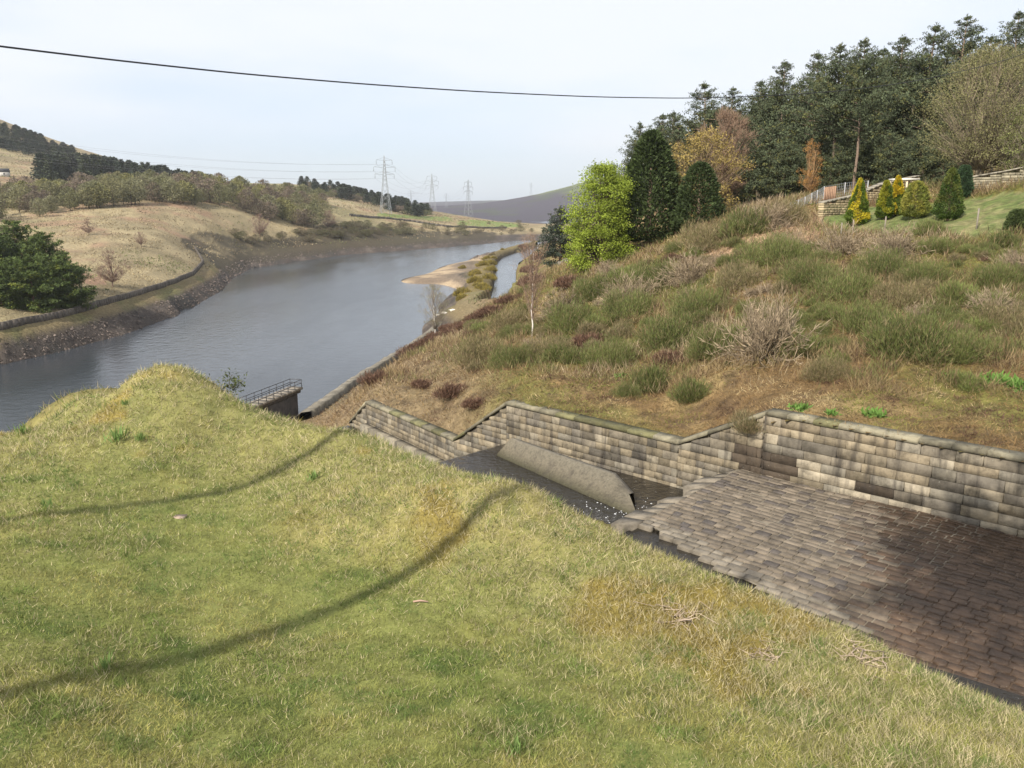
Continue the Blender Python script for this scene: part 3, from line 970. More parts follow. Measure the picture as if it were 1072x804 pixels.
# channel water: level pool, then the fall along the stepped wall, then the lower run
tt = np.concatenate([np.linspace(.5, T3 - .3, 16), np.linspace(T3 + .3, T4 + .4, 8), np.linspace(T4 + 1, tn(W5)[0] + 2.5, 8)])
rows = []
zq = Z4 - (Z2 - ZW) - .1
for t in tt:
    z = ZW if t < T3 else (ZW + (zq - ZW) * min(1, (t - T3) / (T4 - T3)))
    rows.append([wp(t, k, z) for k in np.linspace(np.interp(t, [T4, tn(W5)[0]], [0, tn(W5)[1]]) - .3, 6.5, 10)])
g = np.array(rows); nr = len(rows)
idx = np.arange(nr * 10).reshape(nr, 10)
q = np.stack([idx[:-1, :-1], idx[:-1, 1:], idx[1:, 1:], idx[1:, :-1]], -1).reshape(-1, 4)
o = mk('channel_water', g.reshape(-1, 3), [q], M['stream'], smooth=True); tag(o, kind='structure')

RNG = np.random.default_rng(19); n = 500
t_ = RNG.uniform(1.6, 5.5, n); n_ = RNG.normal(3.6, .7, n); fk = RNG.random(n) < np.exp(-(t_ - 1.6) / 1.6)
t_, n_ = t_[fk], n_[fk]; n = len(t_)
mb = MB()
for a_, b_ in zip(t_, n_):
    r_ = random.uniform(.008, .032); p = wp(a_, b_, ZW + .008)
    v = np.array([(r_ * random.uniform(.7, 1.6) * math.cos(q), r_ * random.uniform(.5, 1) * math.sin(q), 0) for q in (0, 1.57, 3.14, 4.71)])
    mb.add(np.vstack([v + p, p + np.array([0, 0, .02])]), None, [[0, 1, 4], [1, 2, 4], [2, 3, 4], [3, 0, 4]], (.72, .73, .75))
o = mb.build('foam_flecks', M['plaster']); tag(o, 'white foam flecks on the dark water below the apron lip', 'foam', kind='stuff')
# divider wall standing in the channel
zb = ZW - .3
def at_z(px, py, z): return Pz(px, py, z)
b0, b1 = at_z(520, 477, ZW), at_z(668, 543, ZW)
f0, f1 = at_z(534, 461, ZW + .75), at_z(659, 505, ZW + .75)
e1 = at_z(683, 532, ZW + .25)
m0 = b0 + (f0 - b0) * .45; m0[2] = ZW + .62
m1 = b1 + (f1 - b1) * .45; m1[2] = ZW + .62
mb = MB()
back = lambda p, z: np.array([*(p[:2] - NN * .12), z])
nseg = 15
rows = []
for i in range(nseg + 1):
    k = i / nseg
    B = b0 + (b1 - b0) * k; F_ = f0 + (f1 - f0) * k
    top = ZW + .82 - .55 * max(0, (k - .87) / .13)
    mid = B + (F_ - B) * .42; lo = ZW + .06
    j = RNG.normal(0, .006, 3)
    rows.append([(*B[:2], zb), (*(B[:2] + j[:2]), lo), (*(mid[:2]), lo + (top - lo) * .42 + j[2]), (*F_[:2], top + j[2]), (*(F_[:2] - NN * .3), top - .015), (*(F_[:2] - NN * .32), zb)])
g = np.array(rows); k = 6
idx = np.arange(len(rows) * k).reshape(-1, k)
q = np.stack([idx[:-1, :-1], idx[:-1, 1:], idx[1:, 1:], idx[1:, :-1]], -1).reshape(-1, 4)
cc = np.tile(np.array([[.03, .028, .018], [.06, .055, .034], [.125, .108, .078], [.15, .132, .098], [.21, .185, .145], [.1, .09, .08]]), (len(rows), 1))  # rows darken downward: overhang shadow painted into the colour, with dark moss
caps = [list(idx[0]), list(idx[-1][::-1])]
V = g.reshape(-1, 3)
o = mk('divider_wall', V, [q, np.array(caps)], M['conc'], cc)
tag(o, 'long low concrete divider wall with sloping face standing in the spillway water', 'divider wall')

# lower sill at the foot of the last wall
mb = MB()
for i in range(9):
    k0, k1 = i / 9, (i + 1) / 9 - .006
    a = W4[:2] + (W5[:2] - W4[:2]) * k0; b = W4[:2] + (W5[:2] - W4[:2]) * k1
    zt = Z4 - 1.45
    mb.hexa([(*(a + n45 * .5), zt - 1), (*(b + n45 * .5), zt - 1), (*(b + n45 * .02), zt - 1), (*(a + n45 * .02), zt - 1), (*(a + n45 * .5), zt), (*(b + n45 * .5), zt), (*(b + n45 * .02), zt), (*(a + n45 * .02), zt)], np.array([.21, .185, .14]) * random.uniform(.7, 1.15))
mb.build('sill', M['conc'], root)

#@@PIER
# ------------------------------------------------------------------ revetment, pier, shore walls
def strip_wall(name, pts, h, w, mat, col, label, cat, rough=.06, step=1.2):
    """dry stone wall following the ground through plan points"""
    mb = MB(); pts = [np.asarray(p[:2]) for p in pts]
    fine = []
    for i in range(len(pts) - 1):
        m = max(1, int(np.linalg.norm(pts[i + 1] - pts[i]) / step))
        for k in range(m): fine.append(pts[i] + (pts[i + 1] - pts[i]) * k / m)
    fine.append(pts[-1]); fine = np.array(fine)
    zz = gz(fine[:, 0], fine[:, 1])
    d = unit(np.gradient(fine, axis=0)); nn = np.stack([-d[:, 1], d[:, 0]], -1)
    k = len(fine)
    for i in range(k - 1):
        hh = h * random.uniform(1 - rough, 1 + rough)
        v = []
        for z0, z1, ww in ((-.6, -.6, w), (hh, hh, w * .7)):
            for j, s in ((i, -1), (i + 1, -1), (i + 1, 1), (i, 1)):
                v.append((*(fine[j] + nn[j] * s * ww / 2), zz[j] + (z0 if z0 < 0 else hh)))
        mb.hexa(v, np.array(col) * random.uniform(.7, 1.25))
    o = mb.build(name, M[mat]); tag(o, label, cat)
    return o


rev = [(300, 446), (318, 434), (350, 411), (380, 392), (415, 371), (440, 354), (460, 334)]
V = []; C = []
rev = dense(rev, 14)
for px, py in rev:
    p = Pz(px, py, 0.05); dirv = np.array([.93, -.36])
    V += [np.append(p[:2] - dirv * .6, -1.2), np.append(p[:2], .25), np.append(p[:2] + dirv * 2.6, 2.3), np.append(p[:2] + dirv * 4.2, 2.55), np.append(p[:2] + dirv * 4.4, 1.0)]
    C += [np.array(c_) * RNG.uniform(.7, 1.3) for c_ in [(.06, .05, .045), (.07, .06, .05), (.175, .155, .12), (.20, .18, .14), (.10, .085, .06)]]
    V[-3:] = [v_ + RNG.normal(0, .07, 3) for v_ in V[-3:]]
k = 5; idx = np.arange(len(V)).reshape(-1, k)
q = np.stack([idx[:-1, :-1], idx[1:, :-1], idx[1:, 1:], idx[:-1, 1:]], -1).reshape(-1, 4)
o = mk('stone_revetment', V, [q], M['dry'], np.array(C)); tag(o, 'pale stone revetment strip edging the near right shore of the reservoir', 'revetment')

# pier with railings
zd = 3.9
pe = Pz(317, 405, zd); ps = Pz(268, 425, zd); ps = pe + (ps - pe) * 1.7
L = np.linalg.norm((pe - ps)[:2]); yaw = math.atan2(pe[1] - ps[1], pe[0] - ps[0])
pr = empty('valve_pier', (ps[0], ps[1], 0), 'stone pier with slab deck and railings jutting into the reservoir beyond the lawn', 'pier', rz=yaw)
mb = MB(); mb.box(-6, L - 1.2, .25, 1.85, -3, zd - .75, (.075, .062, .052)); mb.box(-6, L - .45, .12, 1.98, zd - .752, zd - .352, (.095, .08, .065)); mb.build('pier_wall', M['stone'], pr)
mb = MB()
x = -6
while x < L:
    w = min(1.5, L - x); mb.box(x + .01, x + w - .01, 0, 2.1, zd - .35, zd + .0, np.array([.24, .21, .17]) * random.uniform(.96, 1.04)); x += w
mb.build('deck', M['conc'], pr)
for yy in (.12, 1.98):
    rl = MB()
    rl.tube([(-6, yy, zd + 1.1), (L - .1, yy, zd + 1.1)], .05, 6, (.08, .08, .085)); rl.tube([(-6, yy, zd + .6), (L - .1, yy, zd + .6)], .045, 6, (.08, .08, .085))
    ro = rl.build('railing', M['metal'], pr)
    for i in range(11):
        x = L - .15 - i * 1.9
        mb = MB(); mb.tube([(x, yy, zd), (x, yy, zd + 1.12)], .06, 6, (.07, .07, .075)); mb.build('rail_post', M['metal'], ro)
rl = MB(); rl.tube([(L - .1, .12, zd + 1.1), (L - .1, 1.98, zd + 1.1)], .05, 6, (.08, .08, .085)); rl.tube([(L - .1, .12, zd + .6), (L - .1, 1.98, zd + .6)], .045, 6, (.08, .08, .085)); rl.build('end_railing', M['metal'], pr)

sw = [Pz(*q) for q in dense([(-60, 355, 5.8), (0, 344, 5.8), (60, 332, 5.8), (110, 318.5, 5.8), (165, 302, 5.9), (202, 288, 6), (213, 279, 6), (205, 268, 8)], 5)]
strip_wall('shore_wall', sw, 1.3, .9, 'dry', (.10, .085, .07), 'low dark dry stone wall following the left shore in front of the tan field', 'wall')
fw = [hit(x, y, 500) for x, y in [(366, 226), (400, 229), (430, 232), (470, 238), (500, 239), (530, 239)]]
strip_wall('field_wall', fw, 1.6, 1.0, 'dry', (.09, .08, .07), 'dark field wall running below the pylons on the far shore', 'wall', step=4)
tw = [hit(x, y, 70) for x, y in [(585, 279), (610, 274), (640, 268), (662, 264)]]
strip_wall('track_wall', tw, .7, .5, 'dry', (.22, .2, .16), 'low stone wall along the track under the bright green tree', 'wall', step=.8)

#@@VEG
# ------------------------------------------------------------------ trees
def rdirs(n, up=0.0):
    d = RNG.normal(size=(n, 3)); d[:, 2] += up
    return unit(d)


def pine(h, cs, r, seed, col, nw=26, per=6, tuft=13, flat=.17, ls=.55, lw=.16, trunkc=(.16, .11, .08), up=.25, conic=.8, droop=0.0, lean=(0, 0), tk=1.0):
    """pine: bare lower trunk, whorled branches carrying needle tufts"""
    global RNG
    RNG = np.random.default_rng(seed); random.seed(seed)
    t = MB(); f = MB()
    bend = np.cumsum(RNG.normal(0, .01 * h, (8, 2)), 0) * .35
    zs = np.linspace(-.5, h * .97, 8); tp = np.stack([bend[:, 0] + lean[0] * (1 - np.clip(zs / (cs * h), 0, 1)), bend[:, 1] + lean[1] * (1 - np.clip(zs / (cs * h), 0, 1)), zs], -1)
    t.tube(tp, np.linspace((.017 * h + .05) * tk, .03, 8), 7, trunkc)
    for w in range(nw):
        k = (w + random.random() * .8) / nw; z = cs * h + (h * .985 - cs * h) * k
        prof = (1 - k) ** conic * (.55 + .45 * min(1, k * 4)) + .04
        ctr = np.array([np.interp(z, zs, tp[:, 0]), np.interp(z, zs, tp[:, 1]), z])
        tip = min(1.0, .22 + 1.8 * (1 - k))
        for b in range(per):
            if random.random() < .16: continue
            az = random.uniform(0, 6.283); L = r * prof * random.uniform(.45, 1.3)
            el = up * random.uniform(.2, 1.6) + .5 * k - droop * (1 - k)
            d = unit(np.array([math.cos(az), math.sin(az), el]))
            mid = ctr + d * L * .6 + np.array([0, 0, -.04 * L]); end = ctr + d * L + np.array([0, 0, .03 * L])
            t.tube([ctr, mid, end], [.012 * L + .02, .015, .008], 3, np.array(trunkc) * .8, cap=False)
            nc = max(3, int(L * 2.6))
            for q in range(nc):
                kk = .35 + .65 * (q + random.random()) / nc
                p = ctr + (mid - ctr) * (kk / .6) if kk < .6 else mid + (end - mid) * ((kk - .6) / .4)
                p = p + RNG.normal(0, .10 * L + .05, 3) * np.array([1, 1, .35])
                tone = random.uniform(.6, 1.35); cc = np.array(col) * tone
                if random.random() < .12: cc = cc * np.array([1.5, 1.25, .8])
                dd = rdirs(tuft, .5)
                f.blades(p + RNG.normal(0, 1, (tuft, 3)) * np.array([.26, .26, flat]) * tip, dd, RNG.uniform(.5, 1.1, tuft) * ls * (.4 + .6 * tip), lw * (.5 + .5 * tip), np.tile(cc, (tuft, 1)) * RNG.uniform(.8, 1.2, (tuft, 1)))
    nl = 40; zl = h * RNG.uniform(.94, 1.0, nl)
    f.blades(np.stack([np.full(nl, tp[-1, 0]) + RNG.normal(0, .05, nl), np.full(nl, tp[-1, 1]) + RNG.normal(0, .05, nl), zl], -1), rdirs(nl, 1.6), RNG.uniform(.2, .45, nl), lw * .7, np.tile(col, (nl, 1)) * RNG.uniform(.8, 1.3, (nl, 1)))
    return t, f


def skeleton(h, seed, trunk_k=.3, spread=.6, levels=4, nb=3, r0=None, tip_len=.5, up=.15, lean=0.0, stems=1):
    """recursive branching; returns tube builder data and twig ends"""
    random.seed(seed)
    segs = []; tips = []
    r0 = r0 or h * .02

    def grow(p, d, L, r, lev):
        pts = [p]; dd = np.array(d)
        n = 4
        for i in range(n):
            dd = unit(dd + np.array([random.gauss(0, .13), random.gauss(0, .13), random.gauss(0, .07) + up * .25]))
            pts.append(pts[-1] + dd * L / n)
        segs.append((np.array(pts), r, r * .55, lev))
        if lev >= levels:
            tips.append((pts[-1], dd, L)); tips.append((pts[2], dd, L)); return
        for b in range(nb + (1 if lev == 0 else 0)):
            s = random.uniform(.35, 1.0) if b else 1.0
            i = min(int(s * n), n - 1); q = pts[i] + (pts[i + 1] - pts[i]) * (s * n - i if i < n else 0)
            az = random.uniform(0, 6.283); v = np.array([math.cos(az), math.sin(az), random.uniform(-.1, .5)])
            nd = unit(dd * (1 - spread * random.uniform(.6, 1.1)) + v * spread)
            grow(q, nd, L * random.uniform(.58, .82), r * random.uniform(.45, .62), lev + 1)
    for k in range(stems):
        az = random.uniform(0, 6.283)
        d = unit(np.array([math.cos(az) * (.3 if stems > 1 else lean), math.sin(az) * (.3 if stems > 1 else lean), 1]))
        grow(np.array([.12 * k, 0, -.3]), d, h * trunk_k, r0, 0)
    return segs, tips


def bare_tree(h, seed, col=(.2, .15, .12), leaf=None, nleaf=0, ls=.2, lw=.1, ntwig=8, twigL=.7, twigw=.03, lspread=.35, norm=True, **kw):
    global RNG
    segs, tips = skeleton(h, seed, **kw)
    RNG = np.random.default_rng(seed)
    top = max(max(s[0][:, 2].max() for s in segs), 1)
    k = h / (top + twigL * .5)
    t = MB(); f = MB()
    for pts, a, b, lev in segs:
        t.tube(pts * k, np.linspace(a, b, len(pts)), 6 if lev == 0 else (4 if lev < 2 else 3), np.array(col) * random.uniform(.8, 1.2), cap=False)
    tp = np.array([q[0] for q in tips]) * k; td = np.array([q[1] for q in tips])
    n = len(tp) * ntwig
    c0 = np.repeat(tp, ntwig, 0) + RNG.normal(0, .12 * twigL, (n, 3)); dd = unit(np.repeat(td, ntwig, 0) + RNG.normal(0, .7, (n, 3)))
    t.blades(c0, dd, RNG.uniform(.4, 1, n) * twigL, twigw, np.tile(col, (n, 1)) * RNG.uniform(.7, 1.3, (n, 1)))
    if nleaf:
        n = len(tp) * nleaf
        c0 = np.repeat(tp, nleaf, 0) + RNG.normal(0, lspread, (n, 3))
        tone = np.repeat(RNG.uniform(.65, 1.35, len(tp)), nleaf)[:, None]
        cl = np.tile(leaf, (n, 1)) * tone * RNG.uniform(.8, 1.2, (n, 1))
        f.blades(c0, rdirs(n), RNG.uniform(.6, 1.2, n) * ls, lw, cl)
    return t, f


def make(name, t, f, label, cat, group=None, tm='bark', fm='leaf', crown='crown', trunk='trunk'):
    o = empty(name, (0, 0, -500), label, cat, group)
    if t is not None and t.n: t.build(trunk, M[tm], o)
    if f is not None and f.n: f.build(crown, M[fm], o)
    return o


USED = set()


def plant(proto, x, y, hs, rz=None, label=None, group=None, wid=1.0, sink=0.0, z=None):
    """first use moves the prototype itself, then copies"""
    zz = (g1(x, y) if z is None else z) - sink
    rz = random.uniform(0, 6.28) if rz is None else rz
    sc = (hs * wid, hs * wid, hs)
    if proto.name not in USED:
        USED.add(proto.name)
        proto.location = (x, y, zz); proto.rotation_euler = (0, 0, rz); proto.scale = sc
        if label: proto['label'] = label
        if group: proto['group'] = group
        return proto
    return dup(proto, (x, y, zz), rz, sc, label, group)


def top_at(px, top, d, H):
    """position and scale of a tree of unit height H at forward distance d whose top shows at (px, top)"""
    p = P(px, top, d); zg = g1(p[0], p[1])
    return p[0], p[1], (p[2] - zg) / H


PC = (.080, .098, .052)
pines = [make('pine_tree', *pine(18, .2, 5.4, 100 + i, PC, nw=27, per=8, conic=.74, tuft=18, ls=.42, lw=.11, flat=.14, trunkc=(.27, .2, .15)), 'dark pine', 'pine tree', fm='needle') for i in range(4)]
tallp = make('pine_tree', *pine(18, .36, 4.8, 120, PC, nw=22, per=8, conic=.72, tuft=18, ls=.42, lw=.11, flat=.12, trunkc=(.19, .14, .105), tk=.6), 'bare-trunked pine', 'pine tree', fm='needle')
WOOD = 'pines of the wood above the garden'
fr = [(668, 128, 128, 0, 'slim grey-green pine behind the dark cypress at the left end of the wood'),
      (694, 119, 125, 1, 'short grey-green pine just right of the cypress top at the left end of the wood'),
      (706, 116, 120, 2, 'small pine rising left of the dome-topped pine on the wood skyline'),
      (737, 86, 118, 3, 'dome-topped grey pine where the overhead cable meets the wood'),
      (766, 92, 125, 0, 'thin wispy-topped pine in the dip right of the dome-topped pine'),
      (797, 84, 112, 1, 'broad dark pine with layered boughs behind the reddish bare tree'),
      (821, 63, 108, 2, 'pointed pine with wide lower boughs left of the orange larch'),
      (857, 54, 104, 3, 'dark pine directly above the orange larch'),
      (881, 46, 93, 0, 'tall pine with dense dark top right above the orange larch'),
      (907, 40, 90, 1, 'broad pale-topped pine above the golden cone conifer, with a bare lower trunk'),
      (945, 37, 102, 2, 'slender pine standing above the white timber frame of the garden'),
      (926, 50, 110, 1, 'shorter pine squeezed between the pale-topped pine and the slender pine'),
      (981, 24, 98, 3, 'large dense pine above the dark green garden conifer'),
      (1013, 17, 100, 0, 'tallest narrow pine, standing just left of the big budding willow'),
      (1037, 36, 108, 2, 'pine top showing just above the crown of the big budding willow'),
      (1068, 11, 100, 1, 'pine at the right edge of the photo behind the willow')]
for px, top, d, v, lab in fr:
    x, y, s = top_at(px, top, d, 18)
    plant(tallp if px in (881, 907) else pines[v], x, y, s, label=lab, group=WOOD, wid=random.uniform(1.0, 1.25))
random.seed(5)
for i in range(44):
    px = 680 + i * 10.4 + random.uniform(-6, 6); d = random.uniform(118, 150)
    sky = np.interp(px, [668, 700, 737, 797, 857, 907, 981, 1040, 1120], [142, 132, 108, 98, 72, 58, 46, 44, 34])
    x, y, s = top_at(px, sky + random.uniform(0, 24), d, 18)
    plant(pines[i % 4], x, y, s, label='dark pine of the inner rows of the wood, mostly hidden by the front pines', group='inner pines of the wood', wid=random.uniform(1.05, 1.35))
# low dark pines closing the lower edge of the wood
lowp = make('pine_tree', *pine(9, .03, 3.6, 140, PC, nw=20, per=7, conic=.45, tuft=16, ls=.45, lw=.12), 'low bushy pine', 'pine tree', fm='needle')
for px, top, d, lab in [(790, 150, 96, 'low bushy pine under the layered pine, right of the reddish bare tree'), (822, 148, 94, 'low bushy pine at the wood edge left of the orange larch'), (935, 140, 88, 'low bushy pine behind the white timber frame'),
                        (965, 138, 86, 'low bushy pine behind the dark green garden conifer'), (992, 140, 86, 'low bushy pine left of the willow trunk'), (880, 150, 92, 'low bushy pine behind the golden cone conifer'), (1066, 140, 90, 'low bushy pine right of the willow trunk at the photo edge')]:
    x, y, s = top_at(px, top, d, 9)
    plant(lowp, x, y, s, label=lab, group='low pines at the wood edge', wid=1.1)

for i in range(22):
    px = 775 + i * 14.5 + random.uniform(-5, 5); x, y, s = top_at(px, random.uniform(128, 150), random.uniform(97, 112), 9)
    plant(lowp, x, y, s, label='low shaded pine filling the foot of the wood between the trunks', group='undergrowth pines of the wood', wid=1.15)
def leafy(h, rx, seed, z0=.1, ncl=120, per=60, cr=.5, leaf=(.2, .3, .03), ls=.3, lw=.2, bark=(.15, .11, .08), twigs=0, twigw=.03, twigL=.8, power=.75, stems=1, flat=.7, r0=None, tvar=.3, low=.12, trunkc=None):
    """broadleaf: limbs reaching leaf clumps spread through an uneven ovoid crown"""
    global RNG
    RNG = np.random.default_rng(seed); random.seed(seed)
    t = MB(); f = MB(); r0 = r0 or h * .018
    st = []
    for k in range(stems):
        a = 6.283 * k / stems + .4; s = .0 if stems == 1 else .16 * h
        pts = np.array([(math.cos(a) * s * q ** 1.3, math.sin(a) * s * q ** 1.3, -.4 + h * .82 * q) for q in np.linspace(0, 1, 7)]) + np.vstack([[0, 0, 0], RNG.normal(0, .012 * h, (6, 3))])
        t.tube(pts, np.linspace(r0, r0 * .15, 7), 6, trunkc or bark); st.append(pts)
    k = RNG.random(ncl); az = RNG.uniform(0, 6.283, ncl)
    prof = np.sin(np.pi * (low + (.97 - low) * k)) ** power
    rr = rx * prof * (.70 + .6 * vnoise(az * 1.5, k * 5, seed)) * np.sqrt(RNG.uniform(.12, 1, ncl))
    C = np.stack([rr * np.cos(az), rr * np.sin(az), h * (z0 + (.96 - z0) * k)], -1)
    for c in C:
        pts = min(st, key=lambda p: np.linalg.norm(p[-2][:2] - c[:2])); zb = max(.12 * h, c[2] - .25 * h - .4 * np.hypot(c[0], c[1]))
        b = np.array([np.interp(zb, pts[:, 2], pts[:, j]) for j in range(3)])
        mdl = (b + c) / 2 + RNG.normal(0, .02 * h, 3) + np.array([0, 0, .01 * h])
        t.tube([b, mdl, c], [r0 * .3, r0 * .2, .012], 4, np.array(bark) * random.uniform(.8, 1.2), cap=False)
        if twigs:
            og = np.vstack([np.repeat(c[None], twigs, 0), np.repeat(mdl[None], twigs // 2, 0)]); n = len(og)
            dd = unit(unit(c - b) + RNG.normal(0, .6, (n, 3)) + np.array([0, 0, .25]))
            t.blades(og + RNG.normal(0, .05 * h * .3, (n, 3)), dd, RNG.uniform(.4, 1.1, n) * twigL, twigw, np.tile(bark, (n, 1)) * RNG.uniform(.75, 1.3, (n, 1)))
        if per:
            tone = random.uniform(1 - tvar, 1 + tvar)
            p = c + RNG.normal(0, cr * .5, (per, 3)) * np.array([1, 1, flat]) * random.uniform(.7, 1.3)
            f.blades(p, rdirs(per, .2), RNG.uniform(.6, 1.2, per) * ls, lw, np.tile(leaf, (per, 1)) * tone * RNG.uniform(.8, 1.2, (per, 1)))
    return t, f


# lone dark pine beside the far channel
o = make('pine_tree', *pine(12, .03, 4.0, 151, (.05, .065, .045), nw=18, per=7, conic=.45), 'grey-green rounded pine standing alone left of the bright green tree', 'pine tree', fm='needle')
x, y, s = top_at(587, 211, 170, 12); plant(o, x, y, s, wid=1.25, sink=1.0)
# bright maple
o = make('maple_tree', *leafy(10, 3.0, 201, .05, 270, 150, .85, (.22, .275, .035), .17, .11, power=.5, low=.3, flat=.5), 'bright yellow-green maple in new leaf at the foot of the wood', 'tree')
x, y, s = top_at(632, 162, 84, 10); plant(o, x, y, s, wid=1.0, sink=.6)


def cypress(h, r, seed, col, n, ls, lw, power=.75, alt=None):
    global RNG
    RNG = np.random.default_rng(seed)
    t = MB(); t.tube([(0, 0, -.4), (0, 0, h * .3), (0, 0, h * .8)], [h * .025, h * .02, .02], 6, (.14, .1, .07))
    f = MB()
    k = RNG.random(n) ** 1.25; z = h * (.03 + .95 * k)
    az = RNG.uniform(0, 6.283, n)
    lump = 1 + .34 * (vnoise(az * 2.2 + seed, z / h * 9, seed) - .5) + .24 * (vnoise(az * 5, z / h * 22, seed + 1) - .5)
    prof = np.minimum((1 - k) ** power * 1.12, np.minimum(1, .62 + k * 3)) + .03
    rr = r * prof * lump * (1 - .45 * RNG.random(n) ** 2.2)
    c0 = np.stack([rr * np.cos(az), rr * np.sin(az), z], -1)
    d = unit(np.stack([np.cos(az) * .7, np.sin(az) * .7, np.full(n, .75)], -1) + RNG.normal(0, .45, (n, 3)))
    tone = .65 + .7 * vnoise(az * 4 + 3, z / h * 14, seed + 2)
    c = np.tile(col, (n, 1)) * tone[:, None] * RNG.uniform(.75, 1.25, (n, 1))
    if alt is not None:
        m = (vnoise(az * 1.4 + 9, z / h * 5, seed + 4) + .35 * (k - .3) > .60)
        c = np.where(m[:, None], np.array(alt) * tone[:, None] * RNG.uniform(.8, 1.2, (n, 1)), c)
    f.blades(c0, d, RNG.uniform(.6, 1.2, n) * ls, lw, c)
    return t, f


o = make('cypress_tree', *cypress(12, 3.0, 211, (.055, .078, .026), 12000, .42, .17, .62), 'tall dark green conical cypress right of the bright maple', 'cypress')
x, y, s = top_at(683, 136, 86, 12); plant(o, x, y, s, wid=1.28)
o = make('cypress_tree', *cypress(8, 2.2, 213, (.052, .074, .026), 7000, .38, .15, .5), 'shorter rounded dark cypress below the golden budding tree', 'cypress')
x, y, s = top_at(734, 164, 82, 8); plant(o, x, y, s, wid=1.3, sink=.5)
o = make('budding_tree', *leafy(9, 3.4, 221, .15, 150, 42, .7, (.31, .235, .075), .2, .11, (.24, .18, .11), 8, .025, .8), 'golden budding tree leaning over the short cypress', 'tree')
x, y, s = top_at(738, 133, 88, 9); plant(o, x, y, s, wid=1.15)
o = make('bare_tree', *leafy(12, 3.3, 223, .2, 170, 26, .6, (.24, .15, .095), .2, .06, (.22, .15, .105), 26, .035, 1.0), 'reddish bare tree with a fan of fine twigs in front of the pines', 'tree', tm='twig')
x, y, s = top_at(760, 113, 96, 12); plant(o, x, y, s, wid=1.1)
o = make('larch_tree', *leafy(9, 2.0, 225, .12, 90, 26, .45, (.34, .18, .05), .18, .08, (.26, .16, .08), 8, .03, .6, stems=2), 'slim orange larch at the wood edge above the wire fence', 'tree')
x, y, s = top_at(852, 143, 88, 9); plant(o, x, y, s, wid=.9)
o = make('willow_tree', *leafy(13, 5.8, 227, .16, 420, 75, 1.15, (.205, .195, .085), .15, .085, (.23, .19, .13), 5, .022, 1.0, stems=4, r0=.2, power=.6, low=.18), 'big spreading willow with yellowish buds and forked pale trunk at the right edge', 'tree')
x, y, s = top_at(1042, 48, 72, 13); plant(o, x, y, s, wid=1.0, rz=1.0)
o = make('willow_tree', *leafy(8, 3.2, 229, .1, 130, 36, .6, (.20, .22, .075), .18, .1, (.2, .17, .12), 10, .03, .8, stems=2), 'smaller pale green willow overlapping the right photo edge', 'tree')
x, y, s = top_at(1085, 100, 68, 8); plant(o, x, y, s, wid=1.0)

# birches
o = make('birch_tree', *leafy(9, 1.7, 233, .38, 60, 16, .5, (.30, .20, .12), .12, .05, (.24, .165, .12), 16, .016, .9, r0=.10, trunkc=(.62, .58, .52)), 'slender white-stemmed birch with thin brown twigs on the slope left of the bright maple', 'birch')
x, y = hit(557, 352)[:2]; s = top_at(557, 240, y, 9)[2]; plant(o, x, y, s, wid=.8)
o = make('birch_tree', *leafy(8, 3.0, 235, .25, 110, 24, .55, (.25, .24, .13), .14, .06, (.22, .18, .14), 14, .018, .9, r0=.10, trunkc=(.6, .57, .52)), 'pale budding birch beside the water at the foot of the slope', 'birch')
x, y = hit(455, 352)[:2]; s = top_at(452, 297, y, 8)[2]; plant(o, x, y, s, wid=.9)

# garden conifers
gc = [('golden cone conifer with gold edges standing in front of the terrace wall', 897, 187, 236, (.10, .15, .02), (.48, .40, .03), 1.15, .8),
      ('narrow green-gold conifer left of the pair by the white frame', 925, 189, 231, (.09, .13, .02), (.28, .28, .03), .8, .6),
      ('golden topped conifer in front of the white timber frame', 937, 184, 226, (.10, .14, .02), (.52, .40, .03), .95, .75),
      ('broad yellow-green rounded conifer right of the white timber frame', 957, 190, 228, (.17, .19, .04), (.26, .25, .05), 1.35, .4),
      ('plump dark green conifer with pointed top casting shade on the garden lawn', 992, 176, 231, (.06, .095, .02), (.11, .13, .03), 1.35, .62),
      ('narrow bluish column conifer at the end of the right garden wall', 1007, 173, 208, (.05, .085, .04), None, .8, .3),
      ('round dark garden bush at the right edge of the lawn', 1064, 220, 244, (.075, .10, .035), None, 1.1, .3)]
for i, (lab, px, top, base, c, alt, r, pw) in enumerate(gc):
    p = hit(px, base, 40); d = p[1]
    h = P(px, top, d)[2] - p[2]
    o = make('garden_conifer', *cypress(h, .68 * r * d / 62, 300 + i, c, 8000, .17, .065, pw, alt), lab, 'conifer', 'conifers of the hillside garden')
    plant(o, p[0], p[1], 1.0, rz=i * 1.3)

